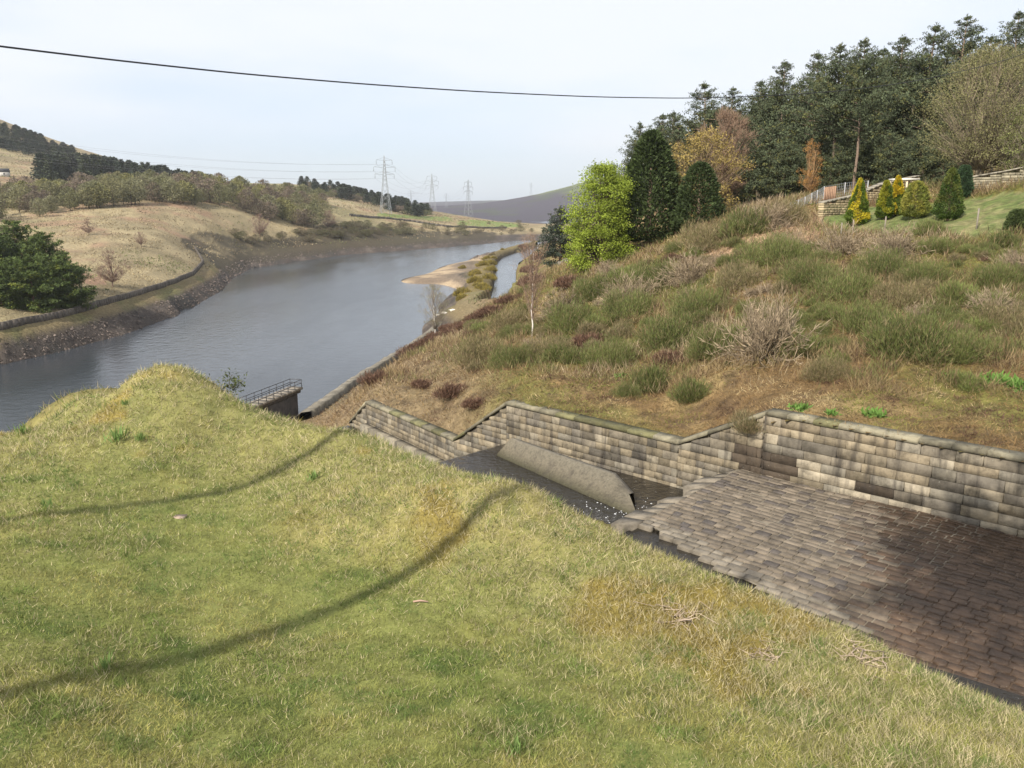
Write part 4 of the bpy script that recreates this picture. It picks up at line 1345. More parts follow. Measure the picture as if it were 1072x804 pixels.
#@@GARDEN
# ------------------------------------------------------------------ garden walls, fence and frame
def stone_line(name, pts, tops, label, th=.45, course=.2, col=(.36, .29, .18), cap=True):
    """garden wall along plan points; tops = heights above the ground"""
    mb = MB(); cp_ = MB()
    for i in range(len(pts) - 1):
        a, b = np.asarray(pts[i])[:2], np.asarray(pts[i + 1])[:2]; L = np.linalg.norm(b - a); d = (b - a) / L; n = np.array([-d[1], d[0]])
        if n[1] > 0: n = -n
        za, zb_ = g1(*a), g1(*b); ha, hb = tops[i], tops[i + 1]
        zmin = min(za, zb_) - .4; z = zmin
        while z < max(za + ha, zb_ + hb):
            h = course * random.uniform(.8, 1.2); s = -random.uniform(0, .5)
            while s < L:
                w = random.uniform(.3, .8); s0 = max(0, s); s1 = min(L, s + w)
                if s1 - s0 > .05:
                    t0 = za + ha + (zb_ + hb - za - ha) * s0 / L; t1 = za + ha + (zb_ + hb - za - ha) * s1 / L
                    if z + h < min(t0, t1) + .05:
                        p0 = a + d * s0; p1 = a + d * s1
                        block(mb, np.append(p0, 0), np.append(p1, 0), np.append(-n * th, 0), z, z + h, z, z + h, np.array(col) * random.uniform(.55, 1.25), .01, .03)
                s += w
            z += h
        if cap:
            s = 0
            while s < L:
                w = min(.7, L - s); s0, s1 = s, s + w - .02
                t0 = za + ha + (zb_ + hb - za - ha) * s0 / L; t1 = za + ha + (zb_ + hb - za - ha) * s1 / L
                p0 = a + d * s0; p1 = a + d * s1; o0 = n * .06; o1 = -n * (th + .06)
                cp_.hexa([(*(p0 + o0), t0 + .02), (*(p1 + o0), t1 + .02), (*(p1 + o1), t1 + .02), (*(p0 + o1), t0 + .02), (*(p0 + o0), t0 + .13), (*(p1 + o0), t1 + .13), (*(p1 + o1), t1 + .13), (*(p0 + o1), t0 + .13)], np.array([.31, .28, .22]) * random.uniform(.8, 1.1))
                s += w
    e = empty(name, (0, 0, 0), label, 'wall')
    mb.build('stonework', M['dry'], e)
    if cap: cp_.build('coping', M['coping'], e)
    return e


def gp(px, d):
    return np.array([ray(px, 215)[0] * d, d])


def hgt(px, py, d):
    p = P(px, py, d); return p[2] - g1(p[0], p[1])


stone_line('garden_wall', [gp(862, 70), gp(893, 73), gp(925, 76), gp(960, 79)], [hgt(862, 213, 70), hgt(893, 206, 73), hgt(925, 193, 76), hgt(960, 186, 79)], 'buff stone terrace wall with sloping coping behind the golden cone conifer')
stone_line('garden_wall', [gp(1012, 70), gp(1045, 68), gp(1100, 66)], [hgt(1012, 187, 70), hgt(1045, 182, 68), hgt(1100, 170, 66)], 'grey drystone wall with pale capping below the willow at the right edge', col=(.27, .24, .17))
# wooden panel
p = gp(868, 72); zg = CZ + ray(868, 207)[1] * 72
pe_ = empty('fence_panel', (p[0], p[1], zg - .5), 'orange-brown timber panel standing on the left end of the terrace wall', 'fence panel', rz=.25)
mb = MB()
for i in range(7): mb.box(-.55 + i * .16, -.4 + i * .16, -.02, .02, 0, 1.35 + .02 * i, np.array([.30, .185, .12]) * random.uniform(.85, 1.15))
mb.build('boards', M['wood'], pe_)
mb = MB(); mb.box(-.57, .58, .022, .06, .3, .4, (.3, .18, .1)); mb.box(-.57, .58, .022, .06, 1.0, 1.1, (.3, .18, .1)); mb.build('battens', M['wood'], pe_)
# wire fence
fpx = [(828, 74, 212), (836, 75, 209), (843, 76, 206), (850, 77, 202), (856, 78, 199), (863, 79, 195), (885, 81, 191), (909, 83, 189)]
w0 = None
fe = empty('wire_fence', (0, 0, 0), 'grey post and mesh wire fence at the wood edge beside the timber panel', 'fence')
tops = []
for px, d, py in fpx:
    p = P(px, py, d); zg = g1(p[0], p[1]); mb = MB(); mb.tube([(p[0], p[1], zg - .4), (p[0], p[1], p[2])], .055, 6, (.33, .33, .33)); mb.build('fence_post', M['wood'], fe); tops.append((p[0], p[1], zg, p[2]))
mb = MB()
for i in range(len(tops) - 1):
    a, b = tops[i], tops[i + 1]
    for k in np.linspace(.08, .97, 7):
        mb.tube([(a[0], a[1], a[2] + (a[3] - a[2]) * k), (b[0], b[1], b[2] + (b[3] - b[2]) * k)], .009, 3, (.4, .42, .44), cap=False)
    for k in np.linspace(0, 1, 12)[1:-1]:
        x, y = a[0] + (b[0] - a[0]) * k, a[1] + (b[1] - a[1]) * k; z0 = a[2] + (b[2] - a[2]) * k; z1 = a[3] + (b[3] - a[3]) * k
        mb.tube([(x, y, z0), (x, y, z1)], .009, 3, (.4, .42, .44), cap=False)
mb.build('wire_mesh', M['metal'], fe)
# pale timber frame
pf = empty('timber_frame', (*gp(944, 74), g1(*gp(944, 74))), 'white timber garden frame with flat pale roof behind the golden conifers', 'garden frame', rz=.1)
zt = P(944, 187, 74)[2] - g1(*gp(944, 74)); zr = zt
mb = MB(); mb.box(-.95, .95, -.8, .8, zr - .14, zr, (.75, .72, .65)); mb.build('roof', M['plaster'], pf)
for sx in (-.85, -.1, .85):
    for sy in (-.65, .65):
        mb = MB(); mb.box(sx - .06, sx + .06, sy - .06, sy + .06, -.2, zr - .122, (.6, .5, .36)); mb.build('post', M['wood'], pf)
mb = MB(); mb.box(-1.0, 1.0, .60, .64, zr - .9, zr - .8, (.55, .45, .33)); mb.build('rail', M['wood'], pf)
# small stakes in front of the garden
for i, (px, py, h, lab) in enumerate([(892, 246, 1.1, 'weathered stake below the golden cone conifer'), (880, 248, 1.0, 'thin grey stake left of the golden cone conifer'), (1022, 240, 1.3, 'grey post on the garden lawn right of the dark conifer'), (926, 240, .9, 'pale stake below the pair of green-gold conifers'), (1037, 186, 1.1, 'post against the right garden wall under the willow')]):
    p = hit(px, py, 40); mb = MB(); mb.tube([(0, 0, -.3), (.03, 0, h)], .05, 6, (.22, .19, .155))
    o = mb.build('stake', M['wood']); o.location = p; tag(o, lab, 'stake', 'stakes in the garden')

#@@SCRUB
# ------------------------------------------------------------------ scrub on the hillside
def broom(r, h, seed, col, n=1500, w=.022, L=(.16, .42), alt=None, leafy=0, altf=.22, ncl=13):
    """rounded bush of fine upright shoots in several domed clumps"""
    global RNG
    RNG = np.random.default_rng(seed)
    f = MB()
    az = RNG.uniform(0, 6.283, ncl); rr = r * np.sqrt(RNG.random(ncl)) * .62
    cx, cy = rr * np.cos(az), rr * np.sin(az); ch = h * (1 - .5 * (rr / r) ** 2) * RNG.uniform(.55, 1.0, ncl); cr = r * RNG.uniform(.3, .52, ncl) * (13 / ncl) ** .4
    k = RNG.integers(0, ncl, n)
    v = RNG.normal(size=(n, 3)); v[:, 2] = np.abs(v[:, 2]); v = unit(v) * (RNG.random(n) ** .33)[:, None]
    x = cx[k] + v[:, 0] * cr[k]; y = cy[k] + v[:, 1] * cr[k]; z = v[:, 2] * ch[k] * .85
    d = unit(np.stack([v[:, 0] * .6 + RNG.normal(0, .25, n), v[:, 1] * .6 + RNG.normal(0, .25, n), .45 + .6 * v[:, 2] + RNG.normal(0, .2, n)], -1))
    tone = RNG.uniform(.72, 1.3, ncl)[k]
    c = np.tile(col, (n, 1)) * tone[:, None] * RNG.uniform(.7, 1.3, (n, 1))
    if alt is not None:
        c = np.where((RNG.random(n) < altf)[:, None], np.array(alt) * RNG.uniform(.7, 1.3, (n, 1)), c)
    f.blades(np.stack([x, y, z - .05], -1), d, RNG.uniform(*L, n) * h, w, c)
    return f


def tangle(r, h, seed, col, n=420, w=.025):
    """bare shrub: arching stems from one base"""
    global RNG
    RNG = np.random.default_rng(seed); random.seed(seed)
    f = MB()
    for i in range(n // 6):
        az = random.uniform(0, 6.283); el = random.uniform(.25, 1.3); L = h * random.uniform(.7, 1.35)
        d = np.array([math.cos(az) * math.cos(el) * r / h, math.sin(az) * math.cos(el) * r / h, math.sin(el)])
        p0 = np.array([random.gauss(0, r * .1), random.gauss(0, r * .1), -.1])
        pts = [p0 + d * L * t + np.array([0, 0, -.35 * h * t * t * math.cos(el)]) + RNG.normal(0, .05 * t * h, 3) for t in np.linspace(0, 1, 6)]
        cc = np.array(col) * random.uniform(.6, 1.35)
        f.tube(pts, np.linspace(.022, .006, 6) * (w / .025), 3, cc, cap=False)
        m = 14
        kk = RNG.integers(2, 6, m); c0 = np.array(pts)[kk]
        f.blades(c0, unit(d + RNG.normal(0, .7, (m, 3)) + np.array([0, 0, .3])), RNG.uniform(.2, .6, m) * h * .5, w * .8, np.tile(cc, (m, 1)) * RNG.uniform(.8, 1.25, (m, 1)))
    return f


GREEN = (.125, .145, .045)
bp_ = []
for i in range(4):
    o = broom(1.0, 1.05, 400 + i, np.array(GREEN) * (.85 + .12 * i), 5200, .017, L=(.12, .34), alt=(.22, .17, .09), altf=.18).build('broom_bush', M['leaf']); o.location = (0, 0, -500); tag(o, 'green broom bush', 'bush'); bp_.append(o)
ol = broom(1.0, .95, 410, (.15, .14, .065), 4600, .017, L=(.12, .34), alt=(.27, .205, .12), altf=.45).build('broom_bush', M['leaf']); ol.location = (0, 0, -500); tag(ol, 'olive straw-mixed broom bush', 'bush')
tg = []
for i in range(2):
    o = tangle(1.05, 1.0, 420 + i, (.25, .195, .13), 1200, .017).build('bare_shrub', M['twig']); o.location = (0, 0, -500); tag(o, 'bare tangled shrub', 'shrub'); tg.append(o)
hs = broom(1.0, .7, 430, (.13, .075, .052), 2400, .03, alt=(.21, .13, .085)).build('heather_bush', M['leaf']); hs.location = (0, 0, -500); tag(hs, 'russet heather clump', 'bush')

# (px, py of the base, width in px, kind, label)
scrub = [(955, 372, 95, 0, 'widest dark green broom bush, spread over the bank below the dead branches'),
         (905, 345, 60, 1, 'green broom bush left above the widest broom bush'),
         (883, 312, 62, 2, 'green broom bush above the right end of the bare tangled shrub'),
         (845, 300, 55, 3, 'dense broom bush on the upper bank beneath the dry bracken'),
         (920, 290, 60, 0, 'tall green broom bush below the garden conifers'),
         (968, 296, 50, 1, 'dark green broom bush beneath the plump garden conifer'),
         (940, 320, 60, 4, 'olive broom bush between the two tallest green broom bushes'),
         (1000, 318, 40, 3, 'small green broom bush right of the straw-coloured twigs under the garden'),
         (1010, 374, 60, 2, 'broom bush touching the right end of the widest broom bush'),
         (868, 395, 50, 4, 'low olive broom bush under the bare tangled shrub'),
         (840, 372, 40, 2, 'green broom bush at the right foot of the bare tangled shrub'),
         (722, 418, 38, 1, 'small dark broom bush above the stone wall left of its step'),
         (680, 408, 40, 0, 'small green broom bush above the middle of the stone wall'),
         (783, 448, 34, 4, 'straggly bush overhanging the step of the stone wall'),
         (745, 372, 60, 3, 'broom bush left of the bare tangled shrub, on the open bank'),
         (700, 362, 70, 0, 'broad broom bush on the middle bank left of the open straw patch'),
         (735, 330, 60, 1, 'broom bush on the middle bank below the pale leafy bramble'),
         (660, 330, 55, 2, 'broom bush on the bank below the low track wall'),
         (625, 312, 50, 3, 'broom bush below the bright maple, near the slope edge'),
         (690, 300, 55, 0, 'broom bush midway between the cypress and the straw patch'),
         (770, 300, 55, 4, 'olive broom bush under the pink dry bracken patch'),
         (810, 275, 60, 2, 'broom bush just under the pink dry bracken patch'),
         (600, 345, 60, 1, 'dark broom bush right of the white birch stem'),
         (575, 375, 55, 4, 'olive broom bush below the white birch'),
         (535, 345, 50, 4, 'olive broom bush left of the white birch stem'),
         (640, 380, 55, 2, 'broom bush above the left part of the middle wall'),
         (540, 385, 50, 3, 'grey-green bush on the slope above the divider wall'),
         (500, 378, 60, 4, 'wide olive scrub bush left of the birch slope'),
         (655, 298, 34, 3, 'small broom bush under the dark cypress, above the open slope'),
         (745, 258, 60, 4, 'pale leafy bramble bush at the foot of the short cypress'),
         (775, 248, 46, 1, 'green bramble bush at the right foot of the short cypress'),
         (1050, 345, 60, 4, 'olive broom bush at the right edge under the dead branches'),
         (1045, 300, 50, 1, 'dark scrub bush under the round garden bush'),
         (972, 246, 26, 2, 'small round green bush at the edge of the garden lawn'),
         (818, 232, 50, 4, 'greyish bramble bush at the left end of the wire fence')]
kinds = bp_ + [ol]
big_ = []
for i in range(3):
    o = broom(1.0, 1.05, 440 + i, np.array(GREEN) * (.9 + .12 * i), 9500, .009, L=(.05, .17), alt=(.22, .17, .09), altf=.2, ncl=26).build('broom_bush', M['leaf']); o.location = (0, 0, -500); tag(o, 'green broom bush', 'bush'); big_.append(o)
bigo = broom(1.0, .95, 445, (.165, .15, .065), 9000, .009, L=(.05, .17), alt=(.27, .205, .12), altf=.4, ncl=26).build('broom_bush', M['leaf']); bigo.location = (0, 0, -500); tag(bigo, 'olive broom bush', 'bush')
for px, py, w, k, lab in scrub:
    p = hit(px, py); s = w / 2 * p[1] / F
    kd = kinds[k] if w < 50 else (bigo if k == 4 else big_[k % 3])
    plant(kd, p[0], p[1], s * 1.5, label=lab, group='bushes on the scrubby hillside', wid=.92, sink=.05)
bare = [(800, 372, 105, 0, 'large bare tangled shrub of grey-brown stems on the middle bank'),
        (660, 318, 60, 1, 'straw-coloured bare shrub on the bank under the cypress'),
        (725, 295, 60, 0, 'bare straw-coloured shrub on the upper bank below the bramble'),
        (880, 268, 60, 1, 'bare twiggy shrub under the golden cone conifer'),
        (935, 270, 60, 0, 'bare twiggy shrub under the pair of green-gold conifers'),
        (1040, 330, 55, 1, 'pale dead branches lying on the bank at the right'),
        (1066, 285, 50, 0, 'white bleached dead branches at the right edge under the garden'),
        (590, 330, 50, 1, 'brown bare shrub right of the birch, near the slope edge'),
        (800, 240, 60, 0, 'pale bare shrub left of the wire fence'),
        (830, 262, 40, 1, 'small bare shrub on the pink dry bracken')]
for px, py, w, k, lab in bare:
    p = hit(px, py); s = w / 2 * p[1] / F
    o = plant(tg[k], p[0], p[1], s * 1.05, label=lab, group='bare shrubs on the hillside', sink=.05)
    if w > 100: o.scale.z *= 1.15; o.scale.x *= .85; o.scale.y *= .85
for px, py, w, lab in [(475, 415, 46, 'dark russet heather clump above the lower wall'), (443, 405, 30, 'small russet heather clump left of the larger clump'), (500, 425, 36, 'russet heather clump beside the stepped coping'),
                       (560, 300, 44, 'brown heather clump on the slope edge right of the side channel'), (600, 300, 44, 'brown heather clump below the lone pine'), (430, 372, 40, 'russet heather clump by the revetment under the budding birch'), (395, 400, 44, 'russet heather patch beside the revetment strip'), (620, 362, 50, 'rust-brown heather clump right of the birch foot')]:
    p = hit(px, py); s = w / 2 * p[1] / F
    plant(hs, p[0], p[1], s, label=lab, group='heather clumps', sink=.03)

random.seed(77)
m = 0
while m < 285:
    px = random.uniform(480, 1090); py = random.uniform(255, 425) if m % 3 else random.uniform(255, 360)
    p = hit(px, py)
    if p[1] > 140 or inpoly(np.array([p[0]]), np.array([p[1]]), GARDEN)[0] or seg_dist(np.array([p[0]]), np.array([p[1]]), WALL)[0][0] > -2.2: continue
    if py > 385 and random.random() < .75: continue
    q = random.random()
    kd = kinds[random.randrange(4)] if q < .26 else (big_[m % 3] if q < .36 else (bigo if q < .46 else ol)) if q < .68 else ( (hs if q < .74 else (tg[m % 2] if q > .93 else big_[(m + 1) % 3])))
    plant(kd, p[0], p[1], random.uniform(.4, 1.15) * (p[1] / 50) ** .6, label='small low scrub tussock filling the bank between the larger bushes', group='small scrub tussocks on the bank', wid=random.uniform(.9, 1.2), sink=.08)
    m += 1
# leafy ground plants
pl = MB(); RNG = np.random.default_rng(9); nn_ = 120
pl.blades(np.stack([RNG.normal(0, .16, nn_), RNG.normal(0, .16, nn_), RNG.uniform(0, .1, nn_)], -1), rdirs(nn_, .8), RNG.uniform(.15, .35, nn_), .09, np.tile((.13, .23, .05), (nn_, 1)) * RNG.uniform(.7, 1.3, (nn_, 1)))
plo = pl.build('leafy_plant', M['leaf']); plo.location = (0, 0, -500); tag(plo, 'plant', 'plant')
for px, py, s, lab in [(838, 430, 1.0, 'bright green leafy plant on the wall top just right of its step'), (915, 436, 1.0, 'bright green leafy plant above the upper wall, second from its step'), (870, 434, .7, 'tiny green plant between the two leafy plants above the upper wall'),
                       (1045, 402, 1.5, 'bluish leafy clump at the right edge of the bank'), (1068, 408, 1.5, 'bluish leafy clump cut by the right photo edge'), (995, 395, .8, 'pale leafy plant left of the bluish clumps'), (650, 395, .8, 'small leafy plant above the middle wall')]:
    p = hit(px, py); plant(plo, p[0], p[1], s, label=lab, group='leafy plants on the bank')


def build_litter():
    """dead stems, bracken and low tussocks over the hillside"""
    global RNG
    RNG = np.random.default_rng(21)
    n = 330000
    a = RNG.uniform(-.35, .75, n); y = np.exp(RNG.uniform(math.log(22), math.log(135), n)); x = a * y
    wd, par = seg_dist(x, y, WALL)
    ok = (wd < -.22) & ~inpoly(x, y, GARDEN)
    x, y = x[ok], y[ok]
    z = gz(x, y); ok = z > 1.5; x, y, z = x[ok], y[ok], z[ok]; n = len(x)
    n1 = fbm(x / 2.2, y / 2.2, 91); n2 = fbm(x / 5, y / 5, 93); n3 = fbm(x / 1.1, y / 1.1, 95)
    c = np.tile(np.array([.235, .155, .07]), (n, 1))
    c = lerp(c, (.40, .31, .165), sstep(.5, .68, n1) * (RNG.random(n) < .75)); dryl = sstep(.02, -.08, x / y)
    c = lerp(c, (.175, .18, .045), sstep(.42, .58, n2) * (RNG.random(n) < .75) * (1 - .8 * dryl)); c = lerp(c, (.31, .235, .145), dryl * (RNG.random(n) < .6)); c = lerp(c, (.12, .07, .045), sstep(.58, .72, n3))
    pk = inpoly(x, y, PINK)
    c = np.where((pk & (RNG.random(n) < .8))[:, None], np.array([.44, .30, .19]), c)
    c *= RNG.uniform(.55, 1.35, (n, 1))
    d = unit(np.stack([RNG.normal(0, 1, n), RNG.normal(0, 1, n), RNG.uniform(.1, 1.3, n)], -1))
    L = RNG.uniform(.08, .36, n) * (.5 + 1.0 * n3) * np.clip(y / 40, .75, 1.8)
    mb = MB(); mb.blades(np.stack([x, y, z - .02], -1), d, L, .006 + .00055 * y, c)
    o = mb.build('bracken_litter', M['grass']); tag(o, 'tangle of dead bracken stems, heather and tussocks covering the hillside', 'undergrowth', kind='stuff')


build_litter()


def build_brush():
    """upright dead stalks and shoots that close the scrub between the bushes"""
    global RNG
    RNG = np.random.default_rng(23)
    n = 260000
    a = RNG.uniform(-.2, .72, n); y = np.exp(RNG.uniform(math.log(31), math.log(120), n)); x = a * y
    wd, par = seg_dist(x, y, WALL)
    n1 = fbm(x / 1.6, y / 1.6, 151, 3); n2 = fbm(x / 5, y / 5, 153); n3 = fbm(x / 2.6, y / 2.6, 155)
    ok = (wd < -3.0) & ~inpoly(x, y, GARDEN) & (RNG.random(n) < .75 * sstep(.42, .64, n1) * sstep(-3.0, -8.5, wd + 3 * (n2 - .5)))
    x, y, n1, n2, n3 = x[ok], y[ok], n1[ok], n2[ok], n3[ok]
    z = gz(x, y); ok = z > 3; x, y, z, n1, n2, n3 = x[ok], y[ok], z[ok], n1[ok], n2[ok], n3[ok]; n = len(x)
    c = np.tile(np.array([.27, .20, .105]), (n, 1))
    c = lerp(c, (.15, .16, .055), sstep(.44, .56, n3) * (RNG.random(n) < .85)); c = lerp(c, (.38, .30, .19), sstep(.52, .66, n2) * (RNG.random(n) < .7)); c = lerp(c, (.15, .095, .06), (RNG.random(n) < .2) * 1.0)
    c *= RNG.uniform(.6, 1.3, (n, 1))
    d = unit(np.stack([RNG.normal(0, .42, n), RNG.normal(0, .42, n), RNG.uniform(.5, 1.2, n)], -1))
    L = RNG.uniform(.25, .85, n) * (.5 + n1)
    mb = MB(); mb.blades(np.stack([x, y, z + RNG.uniform(-.05, .25, n) * n1], -1), d, L, .006 + .0005 * y, c)
    o = mb.build('dry_brush', M['grass']); tag(o, 'thicket of upright dead stalks and green shoots between the bushes of the hillside', 'undergrowth', kind='stuff')


build_brush()

#@@FAR
# rank tussocks of the left fields
RNG = np.random.default_rng(57); n = 120000
a = RNG.uniform(-.66, .02, n); y = np.exp(RNG.uniform(math.log(165), math.log(1000), n)); x = a * y; z = gz(x, y)
n1 = fbm(x / 6, y / 10, 141); n2 = fbm(x / 30, y / 40, 143)
ok = (z > 5.8) & (RNG.random(n) < sstep(.35, .62, n1)); x, y, z, n1, n2 = x[ok], y[ok], z[ok], n1[ok], n2[ok]; n = len(x)
c = np.tile(np.array([.36, .29, .175]), (n, 1)); c = lerp(c, (.20, .16, .10), sstep(.45, .6, n2)); c = lerp(c, (.17, .18, .075), sstep(.55, .7, fbm(x / 50, y / 60, 145)))
c *= RNG.uniform(.6, 1.3, (n, 1))
mb = MB(); mb.blades(np.stack([x, y, z - .05], -1), unit(np.stack([RNG.normal(0, .7, n), RNG.normal(0, .7, n), RNG.uniform(.3, 1, n)], -1)), RNG.uniform(.3, .8, n) * (y / 250) ** .5, .0011 * y, c)
o = mb.build('field_tussocks', M['grass']); tag(o, 'rank pale tussock grass covering the fields on the left shore', 'grass', kind='stuff')
# loose stones of the drawn-down shore
RNG = np.random.default_rng(55); n = 60000
a = RNG.uniform(-.66, -.01, n); y = np.exp(RNG.uniform(math.log(145), math.log(700), n)); x = a * y; z = gz(x, y)
ok = (z > -.2) & (z < 3.6 + .8 * (fbm(x / 20, y / 20, 161) - .5)) & ((a < -.16) | (y > 470)); x, y, z = x[ok], y[ok], z[ok]; n = len(x)
sz = RNG.uniform(.12, .45, n) * (y / 200) ** .6
T = np.array([[1, 0, -.3], [-.5, .87, -.3], [-.5, -.87, -.3], [0, 0, .75]])
V = (T[None] + RNG.normal(0, .3, (n, 4, 3))) * sz[:, None, None] + np.stack([x, y, z], -1)[:, None]
mb = MB(); cst = np.tile(np.array([.10, .08, .068]), (n, 1)) * RNG.uniform(.5, 1.6, (n, 1))
mb.add(V.reshape(-1, 3), None, (np.arange(n)[:, None, None] * 4 + np.array([[0, 1, 3], [1, 2, 3], [2, 0, 3]])[None]).reshape(-1, 3), np.repeat(cst, 4, 0))
o = mb.build('shore_stones', M['dry']); tag(o, 'loose brown stones strewn over the bare reservoir shore', 'stones', kind='stuff')

# ------------------------------------------------------------------ far left woods
def fartree(seed, h, r, col, n, ls, lw, conic=True):
    global RNG
    RNG = np.random.default_rng(seed)
    f = MB(); k = RNG.random(n)
    az = RNG.uniform(0, 6.283, n)
    if conic:
        z = h * (.08 + .92 * k); prof = (1 - k) ** .7 + .04
    else:
        z = h * (.12 + .85 * k); prof = np.sqrt(np.clip(1 - (2 * k - .95) ** 2, 0.02, 1))
    lump = .75 + .5 * vnoise(az * 1.8, z / h * 6, seed)
    rr = r * prof * lump * np.sqrt(RNG.random(n))
    c = np.tile(col, (n, 1)) * (.65 + .7 * vnoise(az * 2.5, z / h * 8, seed + 3))[:, None] * RNG.uniform(.75, 1.25, (n, 1))
    f.blades(np.stack([rr * np.cos(az), rr * np.sin(az), z], -1), rdirs(n, .35), RNG.uniform(.6, 1.2, n) * ls, lw, c)
    f.tube([(0, 0, -1), (0, 0, h * .8)], [.2, .05], 4, (.12, .09, .07))
    return f


def farset(name, n, cols, h, r, cnt, ls, lw, conic, cat, seed):
    out = []
    for i in range(n):
        o = fartree(seed + i, h, r, cols[i % len(cols)], cnt, ls, lw, conic).build(name, M['needle' if conic else 'leaf']); o.location = (0, 0, -500); tag(o, 'tree', cat); out.append(o)
    return out


random.seed(31)
dark = farset('conifer_tree', 3, [(.04, .054, .035), (.055, .068, .035), (.045, .052, .037)], 14, 3.2, 620, 1.3, .6, True, 'conifer', 500)
mid = farset('woodland_tree', 6, [(.175, .165, .08), (.165, .13, .095), (.215, .205, .08), (.19, .15, .11), (.155, .155, .075), (.19, .185, .10)], 10, 4.6, 1300, .8, .32, False, 'tree', 520)


def at_ground(px, d):
    a = ray(px, 215)[0]; x = a * d
    return x, d, g1(x, d)


# dark belt on the hillside
for i in range(110):
    k = i / 109; px = 42 + 200 * k + random.uniform(-2, 2)
    top = np.interp(px, [40, 60, 100, 130, 180, 215, 245], [160, 160, 163, 168, 175, 182, 189]); d = np.interp(px, [40, 245], [620, 740]) + random.uniform(0, 45)
    x, y, s = top_at(px, top + random.uniform(-1, 5), d, 14)
    plant(dark[i % 3], x, y, max(s, .5), label='dark conifer in the narrow shelter belt across the left hillside', group='conifers of the left shelter belt', wid=1.6)
# plantation on the left hilltop
for i in range(108):
    px = random.uniform(-25, 82); k = random.random()
    top = np.interp(px, [-25, 0, 20, 40, 80], [98, 116, 126, 137, 156]) + 28 * k * np.interp(px, [0, 80], [1, .15]); d = 1000 - 170 * k
    x, y, z = at_ground(px, d); s = (CZ + ray(px, top)[1] * d - z) / 14
    plant(dark[i % 3], x, y, min(max(s, .7), 1.5), label='conifer of the plantation covering the left hilltop', group='conifers of the hilltop plantation', wid=2.4)
# mixed deciduous wood below the belt
for i in range(240):
    px = random.uniform(-20, 338); k = random.random() ** 1.2; d = np.interp(px, [0, 330], [375, 560]) + 130 * k
    x, y, z = at_ground(px, d)
    s = random.uniform(.65, 1.3) * np.interp(px, [0, 340], [1, 1.2])
    plant(mid[i % 6], x, y, s, label='olive and brown budding tree of the mixed wood on the left slope', group='trees of the mixed wood', wid=random.uniform(.9, 1.25))
# conifers of the knoll behind the first pylon
for i in range(132):
    px = random.uniform(314, 450); k = random.random(); d = 800 + 190 * k
    top = np.interp(px, [312, 330, 345, 380, 400, 420, 448], [190, 187, 190, 203, 205, 205, 216])
    x, y, z = at_ground(px, d); s = (CZ + ray(px, top + 8 * (1 - k))[1] * d - z) / 14
    plant(dark[i % 3] if i % 5 < 3 else mid[(1, 3, 4)[i % 3]], x, y, min(max(s, .75), 1.25) * (1 if i % 5 < 3 else .8), label='distant tree on the wooded knoll behind the nearest pylon', group='trees of the far knoll', wid=2.3)
# big pines on the left shore
sp = [make('pine_tree', *pine(16, .0, 6.0, 600 + i, (.085, .118, .032), nw=24, per=8, conic=.55, tuft=18, ls=.7, lw=.2), 'pine', 'pine tree', fm='needle') for i in range(2)]
for px, top, d, v, lab in [(12, 226, 205, 0, 'tallest bright-tipped pine of the clump on the left shore'), (42, 238, 200, 1, 'second pine of the left shore clump, right of the tallest'), (66, 262, 196, 0, 'lower pine at the right end of the left shore clump'), (-15, 232, 195, 1, 'pine at the left photo edge in the shore clump'), (28, 262, 188, 1, 'front pine of the left shore clump with low boughs'), (-5, 268, 184, 0, 'front pine at the left edge of the shore clump')]:
    x, y, s = top_at(px, top, d, 16); plant(sp[v], x, y, s, label=lab, group='pines on the left shore', wid=1.3, sink=1.0)
# bare trees of the field
bt = make('bare_tree', *leafy(7, 3.0, 640, .2, 80, 0, .6, twigs=14, twigw=.045, twigL=1.1, bark=(.2, .135, .105)), 'bare tree', 'tree', tm='twig')
for px, base, hpx, lab in [(118, 300, 36, 'largest reddish bare tree on the tan field above the shore wall'), (93, 246, 16, 'bare tree at the top of the rust patch in the field'), (148, 258, 14, 'small bare tree in the middle of the tan field'), (272, 248, 22, 'bare tree on the far bank left of the bushes'), (344, 240, 18, 'bare bush-like tree on the far bank below the pylon')]:
    p = hit(px, base, 150); plant(bt, p[0], p[1], hpx * p[1] / F / 7, label=lab, group='bare trees on the left shore', wid=1.1)
# scrub along the far bank
random.seed(64)
fsc = farset('scrub_bush', 2, [(.12, .10, .06), (.11, .105, .05)], 4, 3.2, 700, .5, .2, False, 'bush', 560)
for i in range(120):
    px = random.choice([random.uniform(335, 430), random.uniform(240, 560)]); py = np.interp(px, [240, 300, 360, 440, 560], [250, 250, 243, 243, 239]) + random.uniform(-6, 6)
    p = hit(px, py, 300); plant(fsc[i % 2], p[0], p[1], random.uniform(.5, 1.25), label='low dark scrub bush on the far bank below the pylons', group='scrub on the far bank', wid=random.uniform(.9, 1.5))
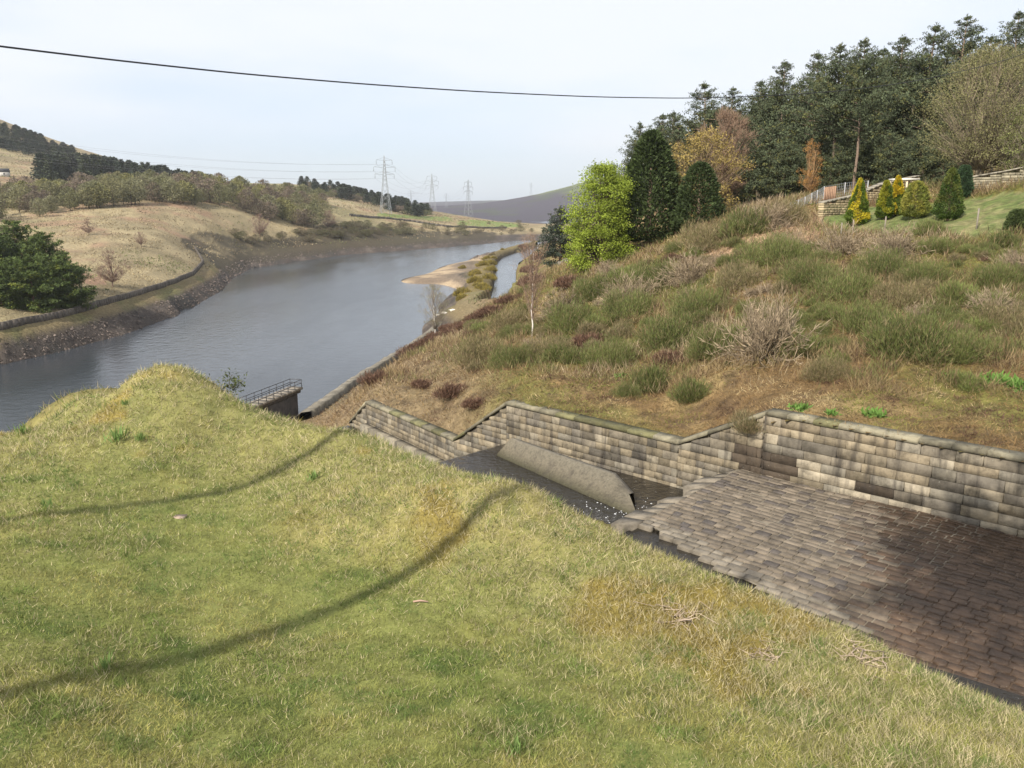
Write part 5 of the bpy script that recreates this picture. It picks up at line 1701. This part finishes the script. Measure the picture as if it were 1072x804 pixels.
# gorse and willow scrub on the embankment of the side channel
gs = broom(1.0, 1.0, 700, (.19, .155, .045), 1800, .06, alt=(.36, .28, .05)).build('gorse_bush', M['leaf']); gs.location = (0, 0, -500); tag(gs, 'gorse', 'bush')
random.seed(91)
for i, (u, v, r, lab) in enumerate([(.16, .35, 2.6, 'gorse bush nearest the white rocks on the embankment'), (.2, .8, 2.4, 'tall gorse bush at the near end of the side channel'), (.27, .5, 2.6, 'bright yellow gorse bush on the embankment crest, second from the white rocks'), (.31, .88, 2.4, 'gorse bush overhanging the near part of the side channel'),
                                 (.36, .4, 2.5, 'gorse bush on the reservoir face of the embankment middle'), (.40, .85, 2.4, 'dark gorse bush over the middle of the side channel'), (.46, .5, 2.6, 'gorse bush on the embankment crest before its bend'), (.50, .85, 2.4, 'gorse bush at the channel side just before the embankment bend'),
                                 (.56, .5, 2.2, 'gorse bush on the bend of the embankment'), (.10, .5, 2.0, 'low gorse bush beside the white rocks, nearest the revetment')]):
    x, y, zz = emb(u, v); plant(gs, x, y, r * 1.25, label=lab, group='gorse on the embankment', z=zz - .3)
for k in range(18):
    x, y, zz = emb(random.uniform(.08, .75), random.uniform(.2, .92)); plant(gs if k % 3 else ol, x, y, random.uniform(1.2, 2.4), label='small gorse or bramble bush filling the embankment between the larger gorse', group='small bushes on the embankment', z=zz - .2)
p = Pz(484, 283, .8); plant(gs, p[0], p[1], 2.0, label='pale shrub standing on the sand spit', group='gorse on the embankment')
for k in range(16):
    t = k / 15; px = 432 + 112 * t + random.uniform(-3, 3); py = 366 - 58 * t + random.uniform(2, 9)
    p = hit(px, py); plant(hs, p[0], p[1], random.uniform(1.0, 1.6) * p[1] / 90, label='russet heather clump along the slope edge above the revetment', group='heather along the slope edge', sink=.05, wid=1.3)
for px, py, w, lab in [(552, 300, 34, 'brown scrub bush on the right bank of the side channel'), (556, 285, 26, 'brown scrub bush farther along the right bank of the side channel'), (566, 272, 26, 'brown scrub bush where the side channel bends'), (548, 262, 16, 'russet scrub bush at the far end of the side channel'), (575, 268, 24, 'brown scrub bush at the foot of the lone pine')]:
    p = hit(px, py, 120); plant(hs, p[0], p[1], w / 2 * p[1] / F, label=lab, group='scrub by the side channel')
for i, (px, py, s, lab) in enumerate([(466, 328, .7, 'largest white rock on the bank below the gorse'), (474, 325, .6, 'white rock at the right of the pale rocks below the gorse'), (459, 330, .5, 'small white rock left of the pale rocks below the gorse')]):
    p = hit(px, py, 120); rr = np.random.default_rng(i)
    import bmesh
    bm = bmesh.new(); bmesh.ops.create_icosphere(bm, subdivisions=3, radius=1)
    for v in bm.verts:
        v.co *= 1 + .5 * (vnoise(v.co.x * 2 + i * 5, v.co.y * 2 + v.co.z * 3, 4) - .5); v.co.z *= .5; v.co.x *= 1.6
    V = [tuple(v.co) for v in bm.verts]; Fq = [[v.index for v in f.verts] for f in bm.faces]; bm.free()
    o = mk('rock', V, [np.array(Fq)], M['dry'], np.tile((.62, .58, .52), (len(V), 1))); o.location = p; o.scale = (s, s, s); tag(o, lab, 'rock', 'white rocks by the embankment')
# farmhouse
x, y, z = at_ground(4, 640)
fh = empty('farmhouse', (x, y, z), 'tiny white-walled farmhouse with dark roof on the left hillside', 'house', rz=.3)
mb = MB(); mb.box(-6, 6, -3, 3, -1.5, 3.0, (.6, .58, .53)); mb.build('wall', M['plaster'], fh)
mb = MB(); V = [(-6.3, -3.4, 2.9), (6.3, -3.4, 2.9), (6.3, 3.4, 2.9), (-6.3, 3.4, 2.9), (-6.3, 0, 5.4), (6.3, 0, 5.4)]
mb.add(V, [[0, 1, 5, 4], [2, 3, 4, 5], [3, 2, 1, 0]], [[1, 2, 5], [3, 0, 4]], (.07, .07, .075)); mb.build('roof', M['plaster'], fh)
for wx in (-4, -1, 3.5):
    mb = MB(); mb.box(wx - .5, wx + .5, -3.05, -3.002, .9, 2.0, (.04, .04, .05)); mb.build('window', M['plaster'], fh)

# ------------------------------------------------------------------ pylons and power lines
def pylon(H=50, w=.32, arms=((.68, 8.5), (.80, 9.5), (.92, 7.0))):
    t = MB(); c = (.30, .32, .34)
    half = lambda z: np.interp(z / H, [0, .55, .68, 1.0], [4.6, 1.7, 1.3, .15])
    lv = np.concatenate([np.linspace(0, .55, 6), [.62, .68, .74, .80, .86, .92, 1.0]]) * H
    sg = [(-1, -1), (1, -1), (1, 1), (-1, 1)]
    for sx, sy in sg:
        t.tube([(sx * half(z), sy * half(z), z) for z in lv], w * .55, 4, c)
    for i in range(len(lv) - 1):
        a, b = half(lv[i]), half(lv[i + 1])
        for (p, q) in ((0, 1), (1, 2), (2, 3), (3, 0)):
            P0, P1 = np.array(sg[p]), np.array(sg[q])
            t.tube([(*(P0 * a), lv[i]), (*(P1 * b), lv[i + 1])], w * .3, 3, c, cap=False); t.tube([(*(P1 * a), lv[i]), (*(P0 * b), lv[i + 1])], w * .3, 3, c, cap=False)
    ar = []
    for k, L in arms:
        m = MB(); z = k * H
        for s in (-1, 1):
            for yy in (-1, 1):
                m.tube([(s * half(z), yy * half(z), z), (s * L, 0, z + .4)], w * .4, 3, c, cap=False)
                m.tube([(s * half(z + 2.4), yy * half(z + 2.4), z + 2.4), (s * L, 0, z + .4)], w * .35, 3, c, cap=False)
        ins = MB()
        for s in (-1, 1): ins.tube([(s * L, 0, z + .3), (s * L, 0, z - 3.4)], .2, 5, (.25, .26, .27))
        ar.append((m, ins))
    return t, ar


pyl = empty('pylon', (0, 0, -500), 'pylon', 'pylon', 'pylons along the valley')
t, ar = pylon()
t.build('lattice_tower', M['metal'], pyl)
for m, ins in ar:
    a_ = m.build('cross_arm', M['metal'], pyl); ins.build('insulator', M['metal'], a_)
PY = [(402, 163, 740, .35, 'tallest and nearest grey lattice pylon, above the far bank'), (452, 182, 1120, .35, 'second grey lattice pylon, right of the tallest one'), (490, 188, 1150, .9, 'third lattice pylon with wide arms, standing before the purple far hill'),
      (430, 199, 2300, .4, 'tiny distant pylon between the two nearest pylons'), (467, 202, 2400, .5, 'tiny distant pylon between the second and third pylons'), (556, 191, 2650, .8, 'tiny pylon on the skyline of the purple far hill')]
pos = []
for px, top, d, rz, lab in PY:
    p = P(px, top, d); H = 50 if d < 1300 else 42
    z0 = g1(p[0], p[1]); s = (p[2] - z0) / 50
    plant(pyl, p[0], p[1], s, rz=rz, label=lab, group='pylons along the valley', z=z0); pos.append((p[0], p[1], z0, s, rz))


def arm_pt(q, k, L, s):
    x, y, z0, sc, rz = q
    return np.array([x + s * L * sc * math.cos(rz), y + s * L * sc * math.sin(rz), z0 + (k * 50 - 3.2) * sc])


off = (-420, 560, gz(-420, 560)[0], 1.0, .35)
for a, b, lab in [(off, pos[0], 'bundle of thin power lines running left from the nearest pylon'), (pos[0], pos[1], 'power lines strung between the nearest and second pylons'), (pos[1], pos[3], 'power lines running away behind the second pylon'), (pos[2], pos[4], 'power lines running away from the third pylon')]:
    mb = MB()
    for k, L in ((.68, 8.5), (.80, 9.5), (.92, 7.0)):
        for s in (-1, 1):
            A, B = arm_pt(a, k, L, s), arm_pt(b, k, L, s); tt = np.linspace(0, 1, 17)[:, None]
            pts = A + (B - A) * tt; pts[:, 2] -= (4 * tt * (1 - tt))[:, 0] * 10
            mb.tube(pts, .05, 3, (.2, .2, .22), cap=False)
    o = mb.build('power_line', M['cable']); tag(o, lab, 'power line')

# overhead cable across the view
cp_ = [(-260, 8, 11.5), (-120, 33, 12.8), (0, 48.5, 14), (120, 63, 15.5), (250, 77, 17.2), (380, 88, 19), (500, 96, 21), (620, 101.5, 23.5), (720, 103, 26), (800, 100.5, 28.5), (880, 95.5, 31.5), (960, 85, 35), (1040, 67, 39), (1110, 44, 43)]
pts = np.array([P(*q) for q in cp_])
kk = np.linspace(0, len(pts) - 1, 140); i0 = np.arange(len(pts))
fine = np.stack([np.interp(kk, i0, pts[:, j]) for j in range(3)], -1)
for _ in range(12): fine[1:-1] = (fine[:-2] + 2 * fine[1:-1] + fine[2:]) / 4
mb = MB(); mb.tube(fine, np.linspace(.017, .012, len(fine)), 6, (.03, .03, .032)); o = mb.build('overhead_cable', M['cable']); tag(o, 'black overhead cable sagging across the sky towards the pine wood', 'cable')

#@@NEAR
# ------------------------------------------------------------------ small things on the lawn
def lz(x, y):
    return float(lawn_z(x, y)[0][0])


def lhit(px, py):
    a, s = ray(px, py); d = np.linspace(3, 30, 1200); z, _ = lawn_z(a * d, d); k = np.argmax(CZ + s * d <= z)
    return np.array([a * d[k], d[k], z[k]])


RNG = np.random.default_rng(77)
df = MB(); n = 46
df.blades(np.stack([RNG.normal(0, .07, n), RNG.normal(0, .07, n), np.full(n, -.01)], -1), unit(np.stack([RNG.normal(0, .4, n), RNG.normal(0, .4, n), np.ones(n)], -1)), RNG.uniform(.12, .28, n), .018, np.tile((.16, .24, .07), (n, 1)) * RNG.uniform(.8, 1.2, (n, 1)))
dfo = df.build('daffodil_tuft', M['grass']); dfo.location = (0, 0, -500); tag(dfo, 'tuft', 'plant')
for px, py, s, lab in [(122, 462, 1.3, 'bright green leaf tuft below the grassy mound'), (148, 462, .8, 'small leaf tuft right of the bright tuft below the mound'), (24, 454, .9, 'leaf tuft at the far left lawn edge over the water'), (50, 532, .7, 'small leaf tuft above the upper shadow on the left lawn'), (328, 503, .8, 'bluish leaf tuft on the lawn rim'), (130, 424, .6, 'leaf tuft on the grassy mound'), (540, 790, .55, 'long-bladed green tuft at the bottom of the lawn'), (110, 700, .6, 'leaf tuft between the shadow bands on the near lawn')]:
    p = lhit(px, py); plant(dfo, p[0], p[1], s, label=lab, group='leaf tufts on the lawn', z=p[2])
# scraggy gorse on the back of the mound
random.seed(8); RNG = np.random.default_rng(8)
tg_ = bare_tree(1.5, 801, (.12, .1, .06), (.095, .115, .04), 40, .09, .035, 6, .2, .012, .10, trunk_k=.35, spread=.75, levels=2, nb=3, r0=.025)
o = make('gorse_shrub', *tg_, 'scraggy dark green gorse shrub behind the grassy mound, left of the pier', 'shrub', crown='foliage', trunk='stems')
p = P(226, 418, 17.6); o.location = (p[0], p[1], p[2] + .05); o.scale = (1.0, 1.0, .8); o.rotation_euler = (0, 0, .4)
# dead branches on the right of the lawn
random.seed(12)
br = MB(); RNG = np.random.default_rng(12)
for i in range(14):
    az = random.uniform(0, 6.283); L = random.uniform(.25, .6); d = np.array([math.cos(az), math.sin(az), random.uniform(.1, .5)])
    pts = [np.array([random.gauss(0, .1), random.gauss(0, .1), .02]) + d * L * t + np.array([0, 0, -.2 * L * t * t]) + RNG.normal(0, .015, 3) for t in np.linspace(0, 1, 6)]
    br.tube(pts, np.linspace(.009, .003, 6), 4, np.array([.42, .33, .25]) * random.uniform(.7, 1.2), cap=False)
bro = br.build('dead_branch', M['twig']); bro.location = (0, 0, -500); tag(bro, 'branch', 'branch')
for px, py, s, lab in [(710, 648, 1.0, 'pale tangle of dead branches lying on the lawn bank'), (905, 690, .9, 'brown dead branch poking from the long grass near the stone setts'), (800, 690, .7, 'small dead branch in the straw right of the pale tangle')]:
    p = lhit(px, py); plant(bro, p[0], p[1], s, label=lab, group='dead branches on the bank', z=p[2])
mb = MB(); v = np.array([(x, y, z) for z in (-.3, .3) for x, y in ((-1, -.6), (1, -.6), (1, .6), (-1, .6))]) * .1 + np.random.default_rng(3).normal(0, .02, (8, 3)); mb.hexa(v, (.4, .3, .24))
o = mb.build('stone', M['dry']); o.location = lhit(187, 542); tag(o, 'small pinkish stone lying on the left lawn', 'stone')
mb = MB(); mb.tube([(-.09, 0, .01), (0, .02, .015), (.1, 0, .01)], [.012, .014, .008], 5, (.38, .26, .2)); o = mb.build('stick', M['twig']); o.location = lhit(440, 633); o.location.z += .03; tag(o, 'short pale stick lying on the lawn below the long shadow', 'stick')

# ------------------------------------------------------------------ light: sun, sky and what shades the view from behind the camera
AZ = R(35); EL = R(37)                      # light travels to the right of forward by AZ
sd = np.array([-math.sin(AZ) * math.cos(EL), -math.cos(AZ) * math.cos(EL), math.sin(EL)])    # towards the sun


def pole(px, py, back, h, r, label):
    """telegraph pole out of frame whose shadow falls through the lawn point (px,py)"""
    p = lhit(px, py); x, y = p[0] - math.sin(AZ) * back, p[1] - math.cos(AZ) * back
    zb_ = float(lawn_z(max(x, -28), max(y, 2.3))[0][0])
    e = empty('telegraph_pole', (x, y, zb_), label, 'pole', 'poles behind the viewpoint')
    mb = MB(); mb.tube([(0, 0, -1), (0, 0, h)], [r, r * .8], 10, (.12, .09, .06)); mb.build('post', M['wood'], e)
    mb = MB(); mb.box(-.6, .6, -.05, .05, h - .5, h - .38, (.12, .09, .06)); mb.build('cross_bar', M['wood'], e)
    return e


pole(250, 672, 12.5, 16, .125, 'timber telegraph pole behind the viewpoint casting the nearer long shadow')
pole(150, 528, 17, 19, .14, 'timber telegraph pole left of the viewpoint casting the farther long shadow')
# unseen conifer added behind the viewpoint, shaped only to shade the right of the apron
flat = make('pine_tree', *pine(20, .76, 5.2, 150, PC, nw=6, per=11, conic=.3, tuft=16, lean=(12, -9)), 'unseen flat-topped pine added behind the viewpoint as a shade caster', 'pine tree', fm='needle')
tgt = Pz(1080, 612, ZB1); b_ = 34.0
x, y = tgt[0] - math.sin(AZ) * b_, tgt[1] - math.cos(AZ) * b_
zc = tgt[2] + b_ * math.tan(EL)
plant(flat, x, y, 1.0, rz=0, z=zc - 17.8)

w = bpy.data.worlds.new('World'); S.world = w; w.use_nodes = True
n, l = w.node_tree.nodes, w.node_tree.links
bg = n['Background']
sk = n.new('ShaderNodeTexSky'); sk.sky_type = 'NISHITA'; sk.sun_disc = False; sk.sun_elevation = EL; sk.sun_rotation = math.atan2(sd[0], sd[1]) % (2 * math.pi)
sk.air_density = 1.0; sk.dust_density = 1.0; sk.ozone_density = 1.0; sk.altitude = 200
tc = n.new('ShaderNodeTexCoord'); mp = n.new('ShaderNodeMapping'); mp.inputs['Scale'].default_value = (1.2, 1.2, 5.0); mp.inputs['Location'].default_value = (.3, .1, 0)
l.new(tc.outputs['Generated'], mp.inputs['Vector'])
nz = n.new('ShaderNodeTexNoise'); nz.inputs['Scale'].default_value = 1.6; nz.inputs['Detail'].default_value = 5; l.new(mp.outputs['Vector'], nz.inputs['Vector'])
# thin high cloud, thicker overhead and to the right
sx = n.new('ShaderNodeSeparateXYZ'); l.new(tc.outputs['Generated'], sx.inputs[0])
m1 = n.new('ShaderNodeMath'); m1.operation = 'MULTIPLY_ADD'; l.new(sx.outputs['Z'], m1.inputs[0]); m1.inputs[1].default_value = 1.8; l.new(nz.outputs['Fac'], m1.inputs[2])
m2 = n.new('ShaderNodeMath'); m2.operation = 'MULTIPLY_ADD'; l.new(sx.outputs['X'], m2.inputs[0]); m2.inputs[1].default_value = .25; l.new(m1.outputs[0], m2.inputs[2])
rp = n.new('ShaderNodeValToRGB'); rp.color_ramp.elements[0].position = .38; rp.color_ramp.elements[0].color = (.55,) * 3 + (1,); rp.color_ramp.elements[1].position = .85; rp.color_ramp.elements[1].color = (.93,) * 3 + (1,)
l.new(m2.outputs[0], rp.inputs[0])
cr = n.new('ShaderNodeValToRGB'); cr.color_ramp.elements[0].position = .40; cr.color_ramp.elements[0].color = (.50, .60, .78, 1); cr.color_ramp.elements[1].position = .80; cr.color_ramp.elements[1].color = (.70, .725, .78, 1); l.new(m2.outputs[0], cr.inputs[0])
vm = n.new('ShaderNodeVectorMath'); vm.operation = 'SCALE'; l.new(cr.outputs['Color'], vm.inputs[0]); vm.inputs['Scale'].default_value = 8.6
mx = n.new('ShaderNodeMix'); mx.data_type = 'RGBA'; l.new(vm.outputs[0], mx.inputs[7]); l.new(rp.outputs['Color'], mx.inputs[0]); l.new(sk.outputs['Color'], mx.inputs[6])
l.new(mx.outputs[2], bg.inputs['Color']); bg.inputs['Strength'].default_value = .1

sun = bpy.data.lights.new('Sun', 'SUN'); sun.energy = 4.2; sun.angle = R(.5); sun.color = (1, .93, .82)
so = bpy.data.objects.new('Sun', sun); COL.objects.link(so)
so.rotation_euler = Vector(sd).to_track_quat('Z', 'Y').to_euler()

# haze: one box of thin air round the whole scene
hm = bpy.data.materials.new('haze_air'); hm.use_nodes = True
hn, hl = hm.node_tree.nodes, hm.node_tree.links
hn.remove(hn['Principled BSDF'])
pv = hn.new('ShaderNodeVolumePrincipled'); pv.inputs['Color'].default_value = (.93, .96, 1, 1); pv.inputs['Density'].default_value = .00009; pv.inputs['Anisotropy'].default_value = .2
hl.new(pv.outputs[0], hn['Material Output'].inputs['Volume'])
mb = MB(); mb.box(-9000, 9000, -60, 7700, -40, 420); ho = mb.build('haze', hm); tag(ho, kind='stuff')

# ------------------------------------------------------------------ camera
cam = bpy.data.cameras.new('Camera'); co = bpy.data.objects.new('Camera', cam); COL.objects.link(co)
co.location = (0, 0, CZ); co.rotation_euler = (math.pi / 2 - TH, 0, 0)
cam.sensor_width = 36; cam.lens = 36 * F / 1072; cam.clip_start = .1; cam.clip_end = 20000
S.camera = co
S.view_settings.view_transform = 'Standard'; S.view_settings.look = 'None'; S.view_settings.exposure = 0.72; S.view_settings.gamma = 1
S.cycles.volume_bounces = 0
S.cycles.max_bounces = 6; S.cycles.transparent_max_bounces = 8
